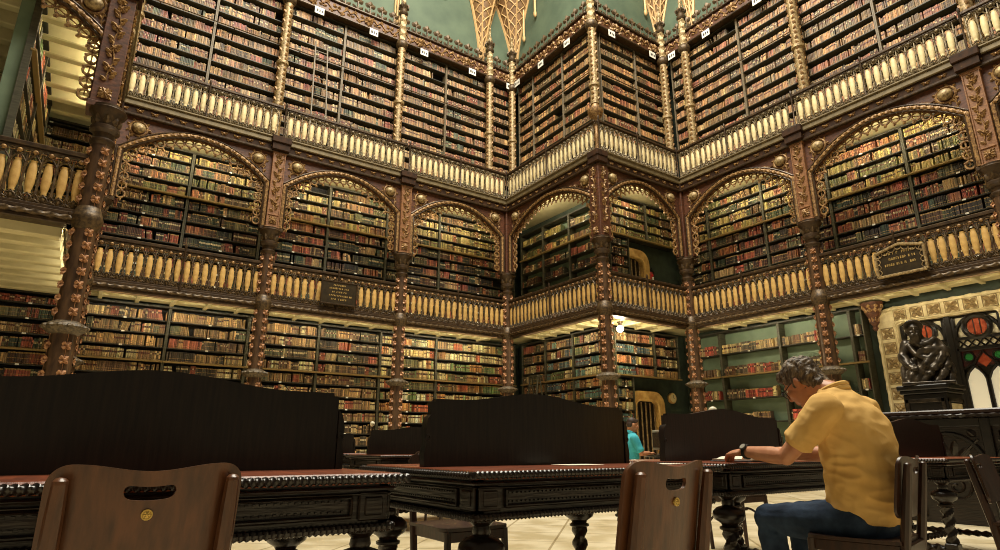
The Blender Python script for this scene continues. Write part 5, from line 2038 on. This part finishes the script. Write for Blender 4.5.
desk_lamp(3.66, 2.70, .325, 'small pale globe lamp showing above the divider beside the reader')
desk_lamp(3.02, 7.15, .36, 'small pale globe lamp on the distant table between foreground tables')


# ------------------------------------------------------------------ build the books
TEMPL_F = []
for l in range(6):
    for c_ in range(2):
        TEMPL_F.append((l * 3 + c_, l * 3 + c_ + 1, (l + 1) * 3 + c_ + 1, (l + 1) * 3 + c_))
TEMPL_F += [(18, 19, 20, 23, 24), (2, 1, 0, 21, 22), (0, 3, 6, 9, 12, 15, 18, 24, 21), (20, 17, 14, 11, 8, 5, 2, 22, 23), (22, 21, 24, 23)]


def book_verts(b):
    P, rz, case, row, idx, x, y, z, w, h, d, ln, col, pat = b
    vs = []
    for t in PATTERNS[pat]:
        for q, yy in ((0, .004), (.5, 0), (1, .004)):
            vs.append((q * w, yy, t * h))
    vs += [(0, d, 0), (w, d, 0), (w, d, h), (0, d, h)]
    if ln:
        ca, sa = math.cos(ln), math.sin(ln)
        x0 = 0 if ln > 0 else w
        vs = [(x0 + (a - x0) * ca + c * sa, b_, -(a - x0) * sa + c * ca) for a, b_, c in vs]
        dz = -min(v[2] for v in vs)
        vs = [(a, b_, c + dz) for a, b_, c in vs]
    return vs


def book_cols(b):
    col, pat = b[12], b[13]
    lum = sum(col)
    gold = GOLD if lum < 470 else DARKB
    lab = CREAMB if lum < 260 else (DARKB if lum > 420 else (96, 44, 34))
    out = []
    for ch in PCOL[pat]:
        c = lin({'B': col, 'G': gold, 'L': lab}[ch])
        out += [c, c]
    cc = lin(col)
    page = lin((206, 186, 146))
    return out + [page, page, cc, cc, cc]


def world_pt(b, v):
    P, rz = b[0], b[1]
    c, sn = math.cos(rz), math.sin(rz)
    x, y = b[5] + v[0], b[6] + v[1]
    return (P[0] + c * x - sn * y, P[1] + sn * x + c * y, b[7] + v[2])


def tinted(me, cols):
    a = me.attributes.new('tint', 'FLOAT_COLOR', 'FACE')
    a.data.foreach_set('color', np.array(cols, dtype=np.float32).ravel())
    me.materials.append(M['book'])


bpy.context.view_layer.update()
DG = bpy.context.evaluated_depsgraph_get()
Rm = cam.rotation_euler.to_matrix().transposed()
FPX = 602.18
O3 = Vector((0, 0, CAM_H))


def project(p):
    q = Rm @ (Vector(p) - O3)
    if q.z > -.1:
        return None
    return 500 + FPX * q.x / -q.z, 275 - FPX * q.y / -q.z, -q.z


cand = []
for i, b in enumerate(BOOKS):
    c0 = world_pt(b, (b[8] / 2, 0, b[9] / 2))
    p = project(c0)
    if not p or not (3 < p[0] < 997 and 3 < p[1] < 547):
        continue
    q = [project(world_pt(b, v)) for v in ((0, 0, 0), (b[8], 0, 0), (b[8], 0, b[9]), (0, 0, b[9]))]
    ar = .5 * abs(sum(q[k][0] * q[(k + 1) % 4][1] - q[(k + 1) % 4][0] * q[k][1] for k in range(4)))
    cand.append((ar, i))
cand.sort(reverse=True)
chosen = []
for ar, i in cand[:6000]:
    b = BOOKS[i]
    vis = 0
    for fx, fz in ((.5, .5), (.5, .12), (.5, .9)):
        w_ = Vector(world_pt(b, (b[8] * fx, -.004, b[9] * fz)))
        d = w_ - O3
        L_ = d.length
        hit = sc.ray_cast(DG, O3, d.normalized(), distance=L_ - .03)[0]
        vis += 0 if hit else 1
    if vis >= 2:
        chosen.append(i)
        if len(chosen) >= 300:
            break
CH_SET = set(chosen)


def colour_name(c):
    import colorsys
    h, s_, v = colorsys.rgb_to_hsv(*(x / 255 for x in c))
    h *= 360
    if s_ < .22:
        return 'pale grey' if v > .6 else 'dark grey'
    if h < 14:
        return 'red' if s_ > .55 else 'reddish-brown'
    if h < 32:
        return 'dark brown' if v < .42 else ('tan' if v > .66 else 'brown')
    if h < 50:
        return 'cream' if v > .8 else ('golden tan' if v > .6 else 'olive-brown')
    if h < 160:
        return 'green' if v > .35 else 'dark green'
    return 'blue-green' if h < 200 else 'blue-grey'


for i in chosen:
    b = BOOKS[i]
    me = bpy.data.meshes.new('book')
    me.from_pydata(book_verts(b), [], TEMPL_F)
    tinted(me, book_cols(b))
    loc = world_pt(b, (0, 0, 0))
    o = link('book', me, None, loc, b[1])
    o['kind'] = 'thing'
    tag(o, '%s book, %s from left, %s shelf down, %s' % (colour_name(b[12]), ordinal(b[4]), ordinal(b[3]), b[2]), 'book', 'books on the library shelves')

V, F, Cc = [], [], []
for i, b in enumerate(BOOKS):
    if i in CH_SET:
        continue
    k = len(V)
    V += [world_pt(b, v) for v in book_verts(b)]
    F += [tuple(j + k for j in f) for f in TEMPL_F]
    Cc += book_cols(b)
me = bpy.data.meshes.new('book_rows')
me.from_pydata(V, [], F)
tinted(me, Cc)
o = link('book_rows', me)
tag(o, 'all the smaller, more distant leather and cloth books filling the shelves', 'books', 'books on the library shelves', 'stuff')
print('BOOKS', len(BOOKS), 'chosen', len(chosen))
